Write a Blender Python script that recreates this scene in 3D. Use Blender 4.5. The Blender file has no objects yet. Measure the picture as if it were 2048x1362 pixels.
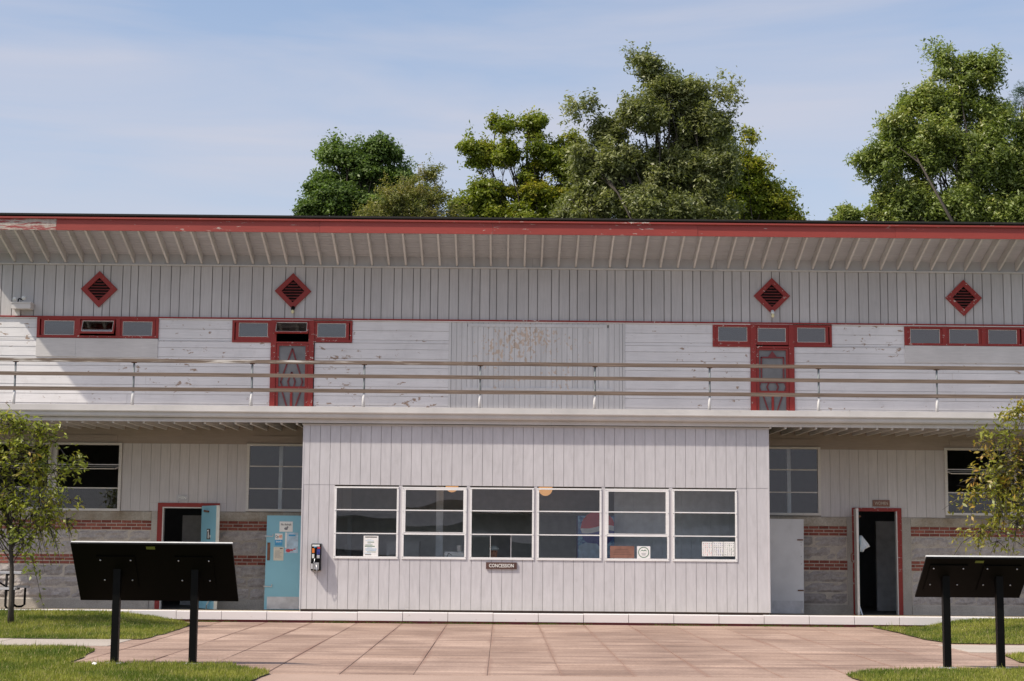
import bpy, math, random
import numpy as np
from mathutils import Vector, Matrix, noise as mnoise

random.seed(7)
RNG = np.random.default_rng(11)
scene = bpy.context.scene
COL = scene.collection

# ------------------------------------------------------------------ camera, sky, sun, exposure
F = 3311.0                      # focal length in pixels of a 2048 px wide picture
EYE = Vector((0.0, 0.0, 1.55))
PITCH, YAW, ROLL = math.atan(406 / F), math.radians(0.305), 0.0085
fwd = Vector((math.sin(YAW) * math.cos(PITCH), math.cos(YAW) * math.cos(PITCH), math.sin(PITCH)))
r0 = Vector((math.cos(YAW), -math.sin(YAW), 0))
u0 = r0.cross(fwd)
right = (r0 * math.cos(ROLL) + u0 * math.sin(ROLL)).normalized()
up = right.cross(fwd).normalized()
cam_data = bpy.data.cameras.new("camera")
cam = bpy.data.objects.new("camera", cam_data)
COL.objects.link(cam)
m = Matrix.Identity(4)
for i in range(3):
    m[i][0], m[i][1], m[i][2], m[i][3] = right[i], up[i], -fwd[i], EYE[i]
cam.matrix_world = m
cam_data.sensor_width = 36.0
cam_data.lens = F / 2048 * 36.0
cam_data.clip_end = 4000
scene.camera = cam

SUN_DIR = Vector((1.75, 1.0, -2.5)).normalized()      # the way the light travels
sun_data = bpy.data.lights.new("sun", 'SUN')
sun_data.energy = 3.3
sun_data.angle = math.radians(1.2)
sun_data.color = (1.0, 0.91, 0.78)
sun = bpy.data.objects.new("sun", sun_data)
COL.objects.link(sun)
sun.rotation_euler = SUN_DIR.to_track_quat('-Z', 'Y').to_euler()
sun.location = (-20, -20, 40)

world = bpy.data.worlds.new("World")
scene.world = world
world.use_nodes = True
wn, wl = world.node_tree.nodes, world.node_tree.links
for n in list(wn):
    wn.remove(n)
wout = wn.new('ShaderNodeOutputWorld')
wbg = wn.new('ShaderNodeBackground')
wbg.inputs['Strength'].default_value = 0.137
sky = wn.new('ShaderNodeTexSky')
sky.sky_type = 'NISHITA'
sky.sun_disc = False
sky.sun_elevation = math.asin(-SUN_DIR.z)
sky.sun_rotation = math.atan2(-SUN_DIR.x, -SUN_DIR.y)
sky.dust_density = 2.2
sky.air_density = 1.0
sky.ozone_density = 1.4
wtc = wn.new('ShaderNodeTexCoord')
wmap = wn.new('ShaderNodeMapping')
wmap.inputs['Rotation'].default_value = (0, math.radians(-9), 0)
wmap.inputs['Scale'].default_value = (2.0, 2.0, 15.0)
wno = wn.new('ShaderNodeTexNoise')
wno.inputs['Scale'].default_value = 1.5
wno.inputs['Detail'].default_value = 6
wno.inputs['Roughness'].default_value = 0.52
wno.inputs['Distortion'].default_value = 0.5
wr = wn.new('ShaderNodeValToRGB')
wr.color_ramp.elements[0].position = 0.36
wr.color_ramp.elements[0].color = (0.10, 0.10, 0.10, 1)
wr.color_ramp.elements[1].position = 0.72
wr.color_ramp.elements[1].color = (0.62, 0.62, 0.62, 1)
wsep = wn.new('ShaderNodeSeparateXYZ')
whz = wn.new('ShaderNodeMapRange')          # haze towards the horizon
whz.inputs['From Min'].default_value = 0.33
whz.inputs['From Max'].default_value = 0.10
whz.inputs['To Min'].default_value = 0.0
whz.inputs['To Max'].default_value = 0.60
wmx = wn.new('ShaderNodeMath'); wmx.operation = 'ADD'; wmx.use_clamp = True
wmix = wn.new('ShaderNodeMixRGB')
wmix.inputs[2].default_value = (3.6, 3.55, 3.95, 1)
wl.new(wtc.outputs['Generated'], wmap.inputs['Vector'])
wl.new(wmap.outputs['Vector'], wno.inputs['Vector'])
wl.new(wno.outputs['Fac'], wr.inputs['Fac'])
wl.new(wtc.outputs['Generated'], wsep.inputs[0])
wl.new(wsep.outputs['Z'], whz.inputs['Value'])
wl.new(wr.outputs['Color'], wmx.inputs[0])
wl.new(whz.outputs['Result'], wmx.inputs[1])
wl.new(wmx.outputs[0], wmix.inputs[0])
wl.new(sky.outputs['Color'], wmix.inputs[1])
wl.new(wmix.outputs[0], wbg.inputs['Color'])
wl.new(wbg.outputs[0], wout.inputs[0])

scene.view_settings.view_transform = 'Standard'
scene.view_settings.look = 'None'
scene.view_settings.exposure = 0.42
scene.view_settings.gamma = 1.0
scene.view_settings.use_curve_mapping = False

# ------------------------------------------------------------------ helpers: measuring
def at(px, py, Y):
    d = fwd * F + right * (px - 1024) - up * (py - 681)
    return EYE + d * (Y / d.y)
def X(px, py, Y): return at(px, py, Y).x
def Z(px, py, Y): return at(px, py, Y).z
def gnd(px, py, z=0.0):
    d = fwd * F + right * (px - 1024) - up * (py - 681)
    return EYE + d * ((z - EYE.z) / d.z)
def smooth(t):
    t = max(0.0, min(1.0, t)); return t * t * (3 - 2 * t)
def rise(x, y):
    return 0.17 * smooth((y - 27.2) / 4.6) * smooth((abs(x - 0.75) - 6.2) / 2.3)

# ------------------------------------------------------------------ helpers: materials
def mat_new(name):
    mt = bpy.data.materials.new(name); mt.use_nodes = True
    nt = mt.node_tree
    return mt, nt.nodes, nt.links, nt.nodes['Principled BSDF']
def ramp(n, p0, c0, p1, c1):
    r = n.new('ShaderNodeValToRGB')
    r.color_ramp.elements[0].position = p0; r.color_ramp.elements[0].color = c0
    r.color_ramp.elements[1].position = p1; r.color_ramp.elements[1].color = c1
    return r
W = (1, 1, 1, 1); K = (0, 0, 0, 1)
def c4(c): return (c[0], c[1], c[2], 1)
def pos_scaled(n, l, sc, rot=(0, 0, 0)):
    g = n.new('ShaderNodeNewGeometry'); mp = n.new('ShaderNodeMapping')
    mp.inputs['Scale'].default_value = sc; mp.inputs['Rotation'].default_value = rot
    l.new(g.outputs['Position'], mp.inputs['Vector'])
    return mp.outputs['Vector']
def noise(n, l, vec, scale, detail=4, rough=.55, dist=0):
    t = n.new('ShaderNodeTexNoise'); t.inputs['Scale'].default_value = scale
    t.inputs['Detail'].default_value = detail; t.inputs['Roughness'].default_value = rough
    t.inputs['Distortion'].default_value = dist
    l.new(vec, t.inputs['Vector']); return t.outputs['Fac']
def mix(n, l, fac, a, b, mode='MIX'):
    x = n.new('ShaderNodeMixRGB'); x.blend_type = mode
    for i, v in ((0, fac), (1, a), (2, b)):
        if isinstance(v, (int, float)): x.inputs[i].default_value = v
        elif isinstance(v, tuple): x.inputs[i].default_value = v if len(v) == 4 else c4(v)
        else: l.new(v, x.inputs[i])
    return x.outputs[0]
def simple(name, col, rough=.6, metal=0.0, var=.12, scale=6):
    mt, n, l, p = mat_new(name)
    v = noise(n, l, pos_scaled(n, l, (1, 1, 1)), scale, 5)
    r = ramp(n, .3, c4([c * (1 - var) for c in col]), .7, c4([min(1, c * (1 + var)) for c in col]))
    l.new(v, r.inputs[0]); l.new(r.outputs[0], p.inputs['Base Color'])
    p.inputs['Roughness'].default_value = rough; p.inputs['Metallic'].default_value = metal
    return mt
def paint(name, col, peel=None, peel_lo=.66, peel_hi=.70, peel_sc=(6, 6, 3), grain=(3, 3, 60), var=.07, rough=.55,
          obj_var=.06, bump=.25, dirt=.10, dirt_col=(.22, .20, .18), peel_detail=8, region=None, stain=0):
    """painted wood: tone changes from piece to piece, grain, grime, and old paint peeling to the wood"""
    mt, n, l, p = mat_new(name)
    base = noise(n, l, pos_scaled(n, l, (1, 1, 1)), .9, 5)
    r = ramp(n, .3, c4([c * (1 - var) for c in col]), .7, c4([min(1, c * (1 + var)) for c in col]))
    l.new(base, r.inputs[0]); out = r.outputs[0]
    oi = n.new('ShaderNodeObjectInfo')
    r2 = ramp(n, 0, c4([1 - obj_var] * 3), 1, c4([1 + obj_var * .5] * 3))
    l.new(oi.outputs['Random'], r2.inputs[0])
    out = mix(n, l, 1.0, out, r2.outputs[0], 'MULTIPLY')
    g = noise(n, l, pos_scaled(n, l, grain), 1.0, 4, .6)
    r3 = ramp(n, .35, (.90, .90, .90, 1), .65, (1.04, 1.04, 1.04, 1)); l.new(g, r3.inputs[0])
    out = mix(n, l, .75, out, r3.outputs[0], 'MULTIPLY')
    dn = noise(n, l, pos_scaled(n, l, (2.2, 2.2, 1.2)), 1.7, 9, .68)
    r4 = ramp(n, .55, K, .82, W); l.new(dn, r4.inputs[0])
    dm = mix(n, l, dirt, K, r4.outputs[0])
    out = mix(n, l, dm, out, dirt_col)
    if peel:
        pn = noise(n, l, pos_scaled(n, l, peel_sc), 1.0, peel_detail, .62, .3)
        lo = noise(n, l, pos_scaled(n, l, (.55, .55, .9)), 1.0, 2)
        ad = n.new('ShaderNodeMath'); ad.operation = 'MULTIPLY_ADD'
        l.new(lo, ad.inputs[0]); ad.inputs[1].default_value = .35; l.new(pn, ad.inputs[2])
        val = ad.outputs[0]
        if region:     # (centre x, centre z, radius x, radius z): where the weather has taken most of the paint
            ge = n.new('ShaderNodeNewGeometry'); mp = n.new('ShaderNodeMapping')
            mp.vector_type = 'POINT'
            mp.inputs['Scale'].default_value = (1 / region[2], 0, 1 / region[3])
            mp.inputs['Location'].default_value = (-region[0] / region[2], 0, -region[1] / region[3])
            l.new(ge.outputs['Position'], mp.inputs['Vector'])
            ln = n.new('ShaderNodeVectorMath'); ln.operation = 'LENGTH'; l.new(mp.outputs[0], ln.inputs[0])
            mr = n.new('ShaderNodeMapRange'); mr.inputs['From Min'].default_value = .5; mr.inputs['From Max'].default_value = 1.15
            mr.inputs['To Min'].default_value = .0; mr.inputs['To Max'].default_value = -.30
            l.new(ln.outputs['Value'], mr.inputs['Value'])
            a2 = n.new('ShaderNodeMath'); l.new(val, a2.inputs[0]); l.new(mr.outputs[0], a2.inputs[1]); val = a2.outputs[0]
        rp = ramp(n, peel_lo + .17, K, peel_hi + .17, W); l.new(val, rp.inputs[0])
        wn_ = noise(n, l, pos_scaled(n, l, (14, 14, 3)), 1.0, 5)
        rw = ramp(n, .35, c4([c * .75 for c in peel]), .65, c4(peel)); l.new(wn_, rw.inputs[0])
        out = mix(n, l, rp.outputs[0], out, rw.outputs[0])
    l.new(out, p.inputs['Base Color'])
    p.inputs['Roughness'].default_value = rough
    b = n.new('ShaderNodeBump'); b.inputs['Strength'].default_value = bump; b.inputs['Distance'].default_value = .004
    l.new(g, b.inputs['Height']); l.new(b.outputs[0], p.inputs['Normal'])
    return mt

M = {}
M['siding'] = paint('siding_paint', (.70, .69, .69), peel=(.36, .26, .19), peel_lo=.655, peel_hi=.70, peel_sc=(5, 5, 9), grain=(2, 2, 45), dirt=.22, obj_var=.05)
M['board'] = paint('board_paint', (.50, .485, .48), grain=(45, 45, 2), obj_var=.07, dirt=.2)
M['groove'] = simple('groove_shadow_board', (.24, .23, .22), .8)
M['centre_board'] = paint('centre_board_paint', (.60, .595, .59), peel=(.62, .50, .40), peel_lo=.56, peel_hi=.585, peel_sc=(12, 12, 8), grain=(40, 40, 2), obj_var=.07, dirt=.25,
                          region=(X(1070, 720, 39.1), Z(1070, 720, 39.1), 2.3, 1.3))
M['panel'] = paint('plywood_panel_paint', (.58, .565, .55), dirt=.12, obj_var=.05, grain=(3, 3, 30), bump=.1)
M['concession'] = paint('concession_board_paint', (.55, .532, .55), grain=(13, 13, 2.6), obj_var=.03, dirt=.25, bump=.6, var=.04)
M['lower_board'] = paint('lower_board_paint', (.56, .53, .52), grain=(30, 30, 2), obj_var=.04, dirt=.15, bump=.4)
M['eave'] = paint('eave_paint', (.54, .54, .56), grain=(2, 40, 2), obj_var=.05, dirt=.2)
M['rafter'] = paint('rafter_paint', (.63, .61, .59), grain=(30, 2, 30), obj_var=.08, dirt=.22)
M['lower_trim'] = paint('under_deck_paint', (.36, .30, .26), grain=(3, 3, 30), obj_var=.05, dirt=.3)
M['red'] = paint('red_trim_paint', (.27, .022, .016), peel=(.60, .52, .46), peel_lo=.66, peel_hi=.68, peel_sc=(14, 14, 20), obj_var=.06, dirt=.06, dirt_col=(.15, .03, .03), bump=.15)
M['fascia'] = paint('fascia_red_paint', (.31, .045, .033), peel=(.50, .42, .36), peel_lo=.68, peel_hi=.70, peel_sc=(5, 5, 24), obj_var=.10, dirt=.12, dirt_col=(.16, .04, .04), bump=.2)
M['fascia_old'] = paint('fascia_flaking_paint', (.32, .06, .055), peel=(.50, .44, .38), peel_lo=.44, peel_hi=.52, peel_sc=(3, 3, 26), obj_var=.10, dirt=.2, bump=.2)
M['dark_red'] = simple('dark_red_paint', (.17, .028, .03), .6)
M['sill_dark'] = simple('shadow_sill', (.07, .05, .045), .8)  # dark brown paints in the shade at the wall foot
M['louvre'] = simple('louvre_red_paint', (.20, .03, .028), .6)
M['screen'] = simple('door_screen', (.17, .175, .18), .7, 0, .2, 3)
M['roofing'] = simple('roofing_felt', (.018, .017, .016), .9)
M['white'] = paint('white_trim_paint', (.82, .81, .80), peel=(.45, .38, .32), peel_lo=.76, peel_hi=.79, peel_sc=(9, 9, 9), obj_var=.03, dirt=.10, bump=.1)
M['cream'] = paint('cream_trim_paint', (.64, .61, .57), peel=(.30, .22, .17), peel_lo=.70, peel_hi=.73, peel_sc=(7, 7, 7), obj_var=.03, dirt=.2, bump=.1)
M['gutter'] = paint('gutter_enamel', (.60, .57, .545), grain=(2, 2, 2), obj_var=.02, dirt=.08, bump=0, rough=.35)
M['putty'] = simple('window_putty', (.62, .60, .55), .8, 0, .25, 30)
M['black'] = simple('black_paint', (.0035, .0035, .0035), .5, 0, .2)
M['black_panel'] = simple('black_panel', (.0012, .0012, .0010), .55, 0, .2)
for k_ in ('black', 'black_panel'): M[k_].node_tree.nodes['Principled BSDF'].inputs['Specular IOR Level'].default_value = .12
M['bright_edge'] = simple('panel_edge', (.55, .55, .53), .4)
M['steel'] = simple('steel', (.55, .55, .55), .35, .9)
M['galv'] = simple('galvanised_pipe', (.19, .21, .22), .7, .0, .25, 14)
M['blue'] = simple('blue_door_paint', (.22, .47, .58), .4, 0, .04, 2)
M['blue_edge'] = simple('pale_door_edge', (.62, .62, .55), .5)
M['greydoor'] = paint('grey_door_paint', (.60, .60, .61), grain=(2, 2, 2), obj_var=0, dirt=.15, bump=0)
M['kick'] = simple('worn_metal_kick_plate', (.50, .50, .52), .45, .2, .2, 5)
M['paper'] = simple('paper', (.80, .79, .77), .7, 0, .06, 10)
M['cream_paper'] = simple('cream_paper', (.66, .62, .52), .7)
M['ink'] = simple('black_ink', (.04, .04, .04), .6)
M['ink_grey'] = simple('grey_ink', (.22, .22, .24), .6)
M['orange'] = simple('orange_print', (.80, .20, .03), .5)
M['cyan'] = simple('blue_print', (.06, .32, .58), .5)
M['pale_blue'] = simple('pale_blue_print', (.42, .55, .66), .6, 0, .25, 8)
M['crimson'] = simple('crimson_print', (.55, .05, .07), .5)
M['navy'] = simple('navy_print', (.04, .05, .28), .5)
M['green'] = simple('green_print', (.05, .16, .09), .5)
M['yellow_green'] = simple('green_label', (.16, .19, .03), .5)
M['brown'] = simple('brown_sign_board', (.085, .040, .032), .6, 0, .2, 8)
M['brown_plaque'] = simple('brown_plaque', (.22, .105, .075), .6, 0, .2, 8)
M['letter'] = simple('white_letter', (.80, .80, .76), .5, 0, .02)
M['faded_letter'] = simple('faded_letter', (.50, .42, .35), .6, 0, .3, 40)
M['grey_sign'] = simple('grey_sign', (.47, .46, .47), .6)
M['interior'] = simple('room_paint', (.58, .58, .57), .8)
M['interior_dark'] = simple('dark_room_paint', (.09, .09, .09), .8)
M['panelling'] = simple('white_panelling', (.66, .70, .72), .6)
M['floor_in'] = simple('room_floor', (.15, .14, .13), .7)
M['rust'] = simple('rusty_iron', (.18, .08, .05), .8, .2, .4, 12)
M['bulb'] = simple('bulb_glass', (.70, .66, .38), .15)
M['lamp_orange'] = simple('amber_lamp_shade', (.80, .42, .16), .4)
_b = M['lamp_orange'].node_tree.nodes['Principled BSDF']; _b.inputs['Emission Color'].default_value = (1, .50, .20, 1); _b.inputs['Emission Strength'].default_value = .45
M['skin'] = simple('skin', (.50, .27, .18), .6)
M['cap'] = simple('grey_cap_cloth', (.34, .40, .40), .8)
M['shirt'] = simple('dark_shirt_cloth', (.04, .045, .06), .8)
M['plastic'] = simple('white_plastic', (.66, .68, .67), .35)
M['cloth'] = simple('white_towel', (.72, .74, .78), .9)

def glass_mat(name, refl, tint, rough=0.0):
    mt = bpy.data.materials.new(name); mt.use_nodes = True
    n, l = mt.node_tree.nodes, mt.node_tree.links
    n.clear()
    o = n.new('ShaderNodeOutputMaterial'); t = n.new('ShaderNodeBsdfTransparent'); g = n.new('ShaderNodeBsdfGlossy')
    t.inputs[0].default_value = c4(tint); g.inputs[0].default_value = (.95, .97, 1, 1); g.inputs['Roughness'].default_value = rough
    fr = n.new('ShaderNodeFresnel'); fr.inputs[0].default_value = 1.5
    mr = n.new('ShaderNodeMath'); mr.operation = 'ADD'; mr.inputs[1].default_value = refl; mr.use_clamp = True
    l.new(fr.outputs[0], mr.inputs[0])
    bn = n.new('ShaderNodeBump'); bn.inputs['Strength'].default_value = .12; bn.inputs['Distance'].default_value = .02
    v = noise(n, l, pos_scaled(n, l, (1.1, 1.1, .8)), .8, 1)
    l.new(v, bn.inputs['Height']); l.new(bn.outputs[0], g.inputs['Normal'])
    mx = n.new('ShaderNodeMixShader'); l.new(mr.outputs[0], mx.inputs[0]); l.new(t.outputs[0], mx.inputs[1]); l.new(g.outputs[0], mx.inputs[2])
    l.new(mx.outputs[0], o.inputs[0])
    return mt
M['glass'] = glass_mat('window_glass', .0, (.96, .97, .97))
M['glass_upper'] = glass_mat('upper_window_glass', .07, (.6, .6, .6), .03)

def brick_mat():
    mt, n, l, p = mat_new('brick_clay')
    oi = n.new('ShaderNodeObjectInfo')
    r = ramp(n, 0, (.20, .05, .036, 1), 1, (.34, .115, .08, 1)); l.new(oi.outputs['Random'], r.inputs[0])
    v = noise(n, l, pos_scaled(n, l, (1, 1, 1)), 22, 5); r2 = ramp(n, .3, (.75, .75, .75, 1), .7, (1.15, 1.1, 1.1, 1)); l.new(v, r2.inputs[0])
    l.new(mix(n, l, 1.0, r.outputs[0], r2.outputs[0], 'MULTIPLY'), p.inputs['Base Color']); p.inputs['Roughness'].default_value = .85
    return mt
M['brick'] = brick_mat()
def rocky(name, c0, c1, sc=3, speck=60, bump=.6, dist=.02, rnd=.14):
    mt, n, l, p = mat_new(name)
    v = noise(n, l, pos_scaled(n, l, (1, 1, 1)), sc, 6, .6); r = ramp(n, .3, c4(c0), .7, c4(c1)); l.new(v, r.inputs[0])
    s = noise(n, l, pos_scaled(n, l, (1, 1, 1)), speck, 3, .7); r2 = ramp(n, .3, (.78, .78, .78, 1), .7, (1.15, 1.15, 1.15, 1)); l.new(s, r2.inputs[0])
    oi = n.new('ShaderNodeObjectInfo'); r3 = ramp(n, 0, c4([1 - rnd] * 3), 1, c4([1 + rnd * .4] * 3)); l.new(oi.outputs['Random'], r3.inputs[0])
    a = mix(n, l, 1.0, r.outputs[0], r2.outputs[0], 'MULTIPLY'); a = mix(n, l, 1.0, a, r3.outputs[0], 'MULTIPLY')
    l.new(a, p.inputs['Base Color']); p.inputs['Roughness'].default_value = .9
    b = n.new('ShaderNodeBump'); b.inputs['Strength'].default_value = bump; b.inputs['Distance'].default_value = dist
    l.new(v, b.inputs['Height']); l.new(b.outputs[0], p.inputs['Normal'])
    return mt
M['stone'] = rocky('rock_face_stone', (.34, .305, .29), (.53, .485, .46), 11, 60, 1.0, .03, .22)
M['mortar'] = rocky('mortar', (.44, .39, .33), (.56, .50, .43), 6, 60, .3)
M['concrete'] = rocky('old_concrete', (.36, .33, .29), (.50, .46, .41), 2.2, 50, .2)
M['stained'] = rocky('rust_stained_concrete', (.27, .215, .15), (.50, .455, .39), 1.7, 30, .3)
M['slab'] = rocky('porch_concrete', (.36, .30, .22), (.50, .42, .30), 1.5, 60, .2)
M['path'] = rocky('path_concrete', (.40, .345, .29), (.50, .44, .38), .8, 90, .1)
M['walk'] = rocky('walk_concrete', (.39, .27, .21), (.47, .335, .265), .7, 90, .1)
M['joint'] = rocky('joint_sand', (.22, .145, .11), (.32, .22, .175), 3)
M['earth'] = rocky('lawn_earth', (.07, .075, .02), (.12, .11, .04), 2, 30)
M['bark'] = rocky('bark', (.045, .037, .03), (.09, .075, .06), 6, 40, .8)
M['field'] = rocky('field_grass', (.05, .075, .02), (.08, .10, .03), .2, 4)
def water_mat():
    mt, n, l, p = mat_new('lake_water'); p.inputs['Base Color'].default_value = (.02, .035, .045, 1); p.inputs['Roughness'].default_value = .12
    b = n.new('ShaderNodeBump'); b.inputs['Strength'].default_value = .3; b.inputs['Distance'].default_value = .1
    l.new(noise(n, l, pos_scaled(n, l, (.5, 1.5, 1)), 1.2, 4), b.inputs['Height']); l.new(b.outputs[0], p.inputs['Normal']); return mt
M['water'] = water_mat()
M['hill'] = rocky('wooded_hill', (.012, .02, .014), (.03, .04, .026), .02, .3)
def kerb_mat():
    mt, n, l, p = mat_new('white_kerb_paint')
    v = noise(n, l, pos_scaled(n, l, (5, 5, 6)), 1.3, 9, .75); r = ramp(n, .62, (.70, .66, .65, 1), .72, (.36, .31, .27, 1)); l.new(v, r.inputs[0])
    l.new(r.outputs[0], p.inputs['Base Color']); p.inputs['Roughness'].default_value = .7; return mt
M['kerb'] = kerb_mat()
def paver_mat():
    mt, n, l, p = mat_new('tinted_paving')
    oi = n.new('ShaderNodeObjectInfo'); r = ramp(n, 0, (.375, .26, .20, 1), 1, (.465, .335, .265, 1)); l.new(oi.outputs['Random'], r.inputs[0])
    s = noise(n, l, pos_scaled(n, l, (.28, 3.1, 1)), 1.0, 6, .72, .2); r2 = ramp(n, .33, (.60, .57, .57, 1), .60, (1.10, 1.09, 1.08, 1)); l.new(s, r2.inputs[0])
    f = noise(n, l, pos_scaled(n, l, (1, 1, 1)), 22, 5, .8); r3 = ramp(n, .32, (.66, .65, .64, 1), .66, (1.16, 1.16, 1.16, 1)); l.new(f, r3.inputs[0])
    d = noise(n, l, pos_scaled(n, l, (1, 1, 1)), .6, 5, .6); r4 = ramp(n, .36, (.72, .69, .68, 1), .60, (1.06, 1.06, 1.06, 1)); l.new(d, r4.inputs[0])
    a = mix(n, l, 1.0, r.outputs[0], r2.outputs[0], 'MULTIPLY'); a = mix(n, l, 1.0, a, r3.outputs[0], 'MULTIPLY'); a = mix(n, l, 1.0, a, r4.outputs[0], 'MULTIPLY')
    # brown grit washed out along the joints
    ge = n.new('ShaderNodeNewGeometry'); sx = n.new('ShaderNodeSeparateXYZ'); l.new(ge.outputs['Position'], sx.inputs[0])
    m1 = n.new('ShaderNodeMath'); m1.operation = 'SUBTRACT'; l.new(sx.outputs['X'], m1.inputs[0]); m1.inputs[1].default_value = X(985.5, 1250, 31.6)
    m2 = n.new('ShaderNodeMath'); m2.operation = 'PINGPONG'; l.new(m1.outputs[0], m2.inputs[0]); m2.inputs[1].default_value = .438
    wob = noise(n, l, pos_scaled(n, l, (1.5, .35, 1)), 1.0, 4, .6); m3 = n.new('ShaderNodeMath'); m3.operation = 'MULTIPLY_ADD'; l.new(wob, m3.inputs[0]); m3.inputs[1].default_value = -.22; l.new(m2.outputs[0], m3.inputs[2])
    r5 = ramp(n, .0, (1, 1, 1, 1), .5, K); mr = n.new('ShaderNodeMapRange'); mr.inputs['From Min'].default_value = -.12; mr.inputs['From Max'].default_value = .0; l.new(m3.outputs[0], mr.inputs['Value']); l.new(mr.outputs[0], r5.inputs[0])
    fm = mix(n, l, .62, K, r5.outputs[0]); a = mix(n, l, fm, a, (.235, .135, .10))
    l.new(a, p.inputs['Base Color']); p.inputs['Roughness'].default_value = .88
    b = n.new('ShaderNodeBump'); b.inputs['Strength'].default_value = .35; b.inputs['Distance'].default_value = .006; l.new(s, b.inputs['Height']); l.new(b.outputs[0], p.inputs['Normal'])
    return mt
M['paver'] = paver_mat()
def rail_mat(name, lo, hi):
    """weathered rail timber with what is left of its white paint"""
    mt, n, l, p = mat_new(name)
    v = noise(n, l, pos_scaled(n, l, (1.2, 8, 70)), 1.0, 6, .65); r = ramp(n, .3, (.075, .052, .038, 1), .7, (.27, .205, .16, 1)); l.new(v, r.inputs[0])
    w = noise(n, l, pos_scaled(n, l, (1.0, 5, 26)), 1.0, 6, .6); r2 = ramp(n, lo, K, hi, W); l.new(w, r2.inputs[0])
    l.new(mix(n, l, r2.outputs[0], r.outputs[0], (.62, .59, .55)), p.inputs['Base Color']); p.inputs['Roughness'].default_value = .85
    return mt
M['rail_pale'] = rail_mat('rail_half_painted', .53, .62)
M['rail_bare'] = rail_mat('rail_bare_wood', .74, .8)
M['rail_mid'] = rail_mat('rail_worn_wood', .68, .75)
def foliage(name, trans=.38, spec=.35, rough=.45):
    mt, n, l, p = mat_new(name)
    a = n.new('ShaderNodeAttribute'); a.attribute_name = 'tint'
    l.new(a.outputs['Color'], p.inputs['Base Color']); p.inputs['Roughness'].default_value = rough
    p.inputs['Specular IOR Level'].default_value = spec
    t = n.new('ShaderNodeBsdfTranslucent'); l.new(mix(n, l, 1.0, a.outputs['Color'], (1.25, 1.35, .6), 'MULTIPLY'), t.inputs[0])
    mx = n.new('ShaderNodeMixShader'); mx.inputs[0].default_value = trans
    o = n['Material Output']; l.new(p.outputs[0], mx.inputs[1]); l.new(t.outputs[0], mx.inputs[2]); l.new(mx.outputs[0], o.inputs[0])
    return mt
M['leaf'] = foliage('leaf')
M['leaf_gloss'] = foliage('glossy_leaf', .32, .5, .42)
M['grass'] = foliage('grass_blade', .3, .2, .6)

# ------------------------------------------------------------------ helpers: objects
ORG = {}
def link(o, parent=None, origin=(0, 0, 0)):
    COL.objects.link(o); origin = Vector(origin)
    ORG[o.name] = origin
    if parent is not None:
        o.parent = parent; o.location = origin - ORG[parent.name]
    else:
        o.location = origin
    return o
def empty(name, loc, label=None, cat=None, group=None, parent=None):
    o = bpy.data.objects.new(name, None); o.empty_display_size = .2
    link(o, parent, loc)
    return tag(o, label, cat, group)
def tag(o, label=None, cat=None, group=None, kind=None):
    if label: o['label'] = label
    if cat: o['category'] = cat
    if group: o['group'] = group
    if kind: o['kind'] = kind
    return o
def mesh(name, verts, faces, mat, parent=None, origin=None, smooth_=False):
    v = np.array([tuple(a) for a in verts], dtype=float)
    if origin is None:
        origin = (v.min(0) + v.max(0)) / 2
        if parent is None: origin[2] = v[:, 2].min()
    origin = Vector([float(a) for a in origin])
    me = bpy.data.meshes.new(name)
    me.from_pydata([tuple(a) for a in (v - np.array(origin))], [], faces)
    mats = mat if isinstance(mat, (list, tuple)) else [mat]
    for q in mats: me.materials.append(M[q] if isinstance(q, str) else q)
    if smooth_: me.polygons.foreach_set('use_smooth', [True] * len(me.polygons))
    me.update()
    o = bpy.data.objects.new(name, me)
    return link(o, parent, origin)
BF = [(0, 1, 3, 2), (4, 6, 7, 5), (0, 4, 5, 1), (2, 3, 7, 6), (0, 2, 6, 4), (1, 5, 7, 3)]
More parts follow.
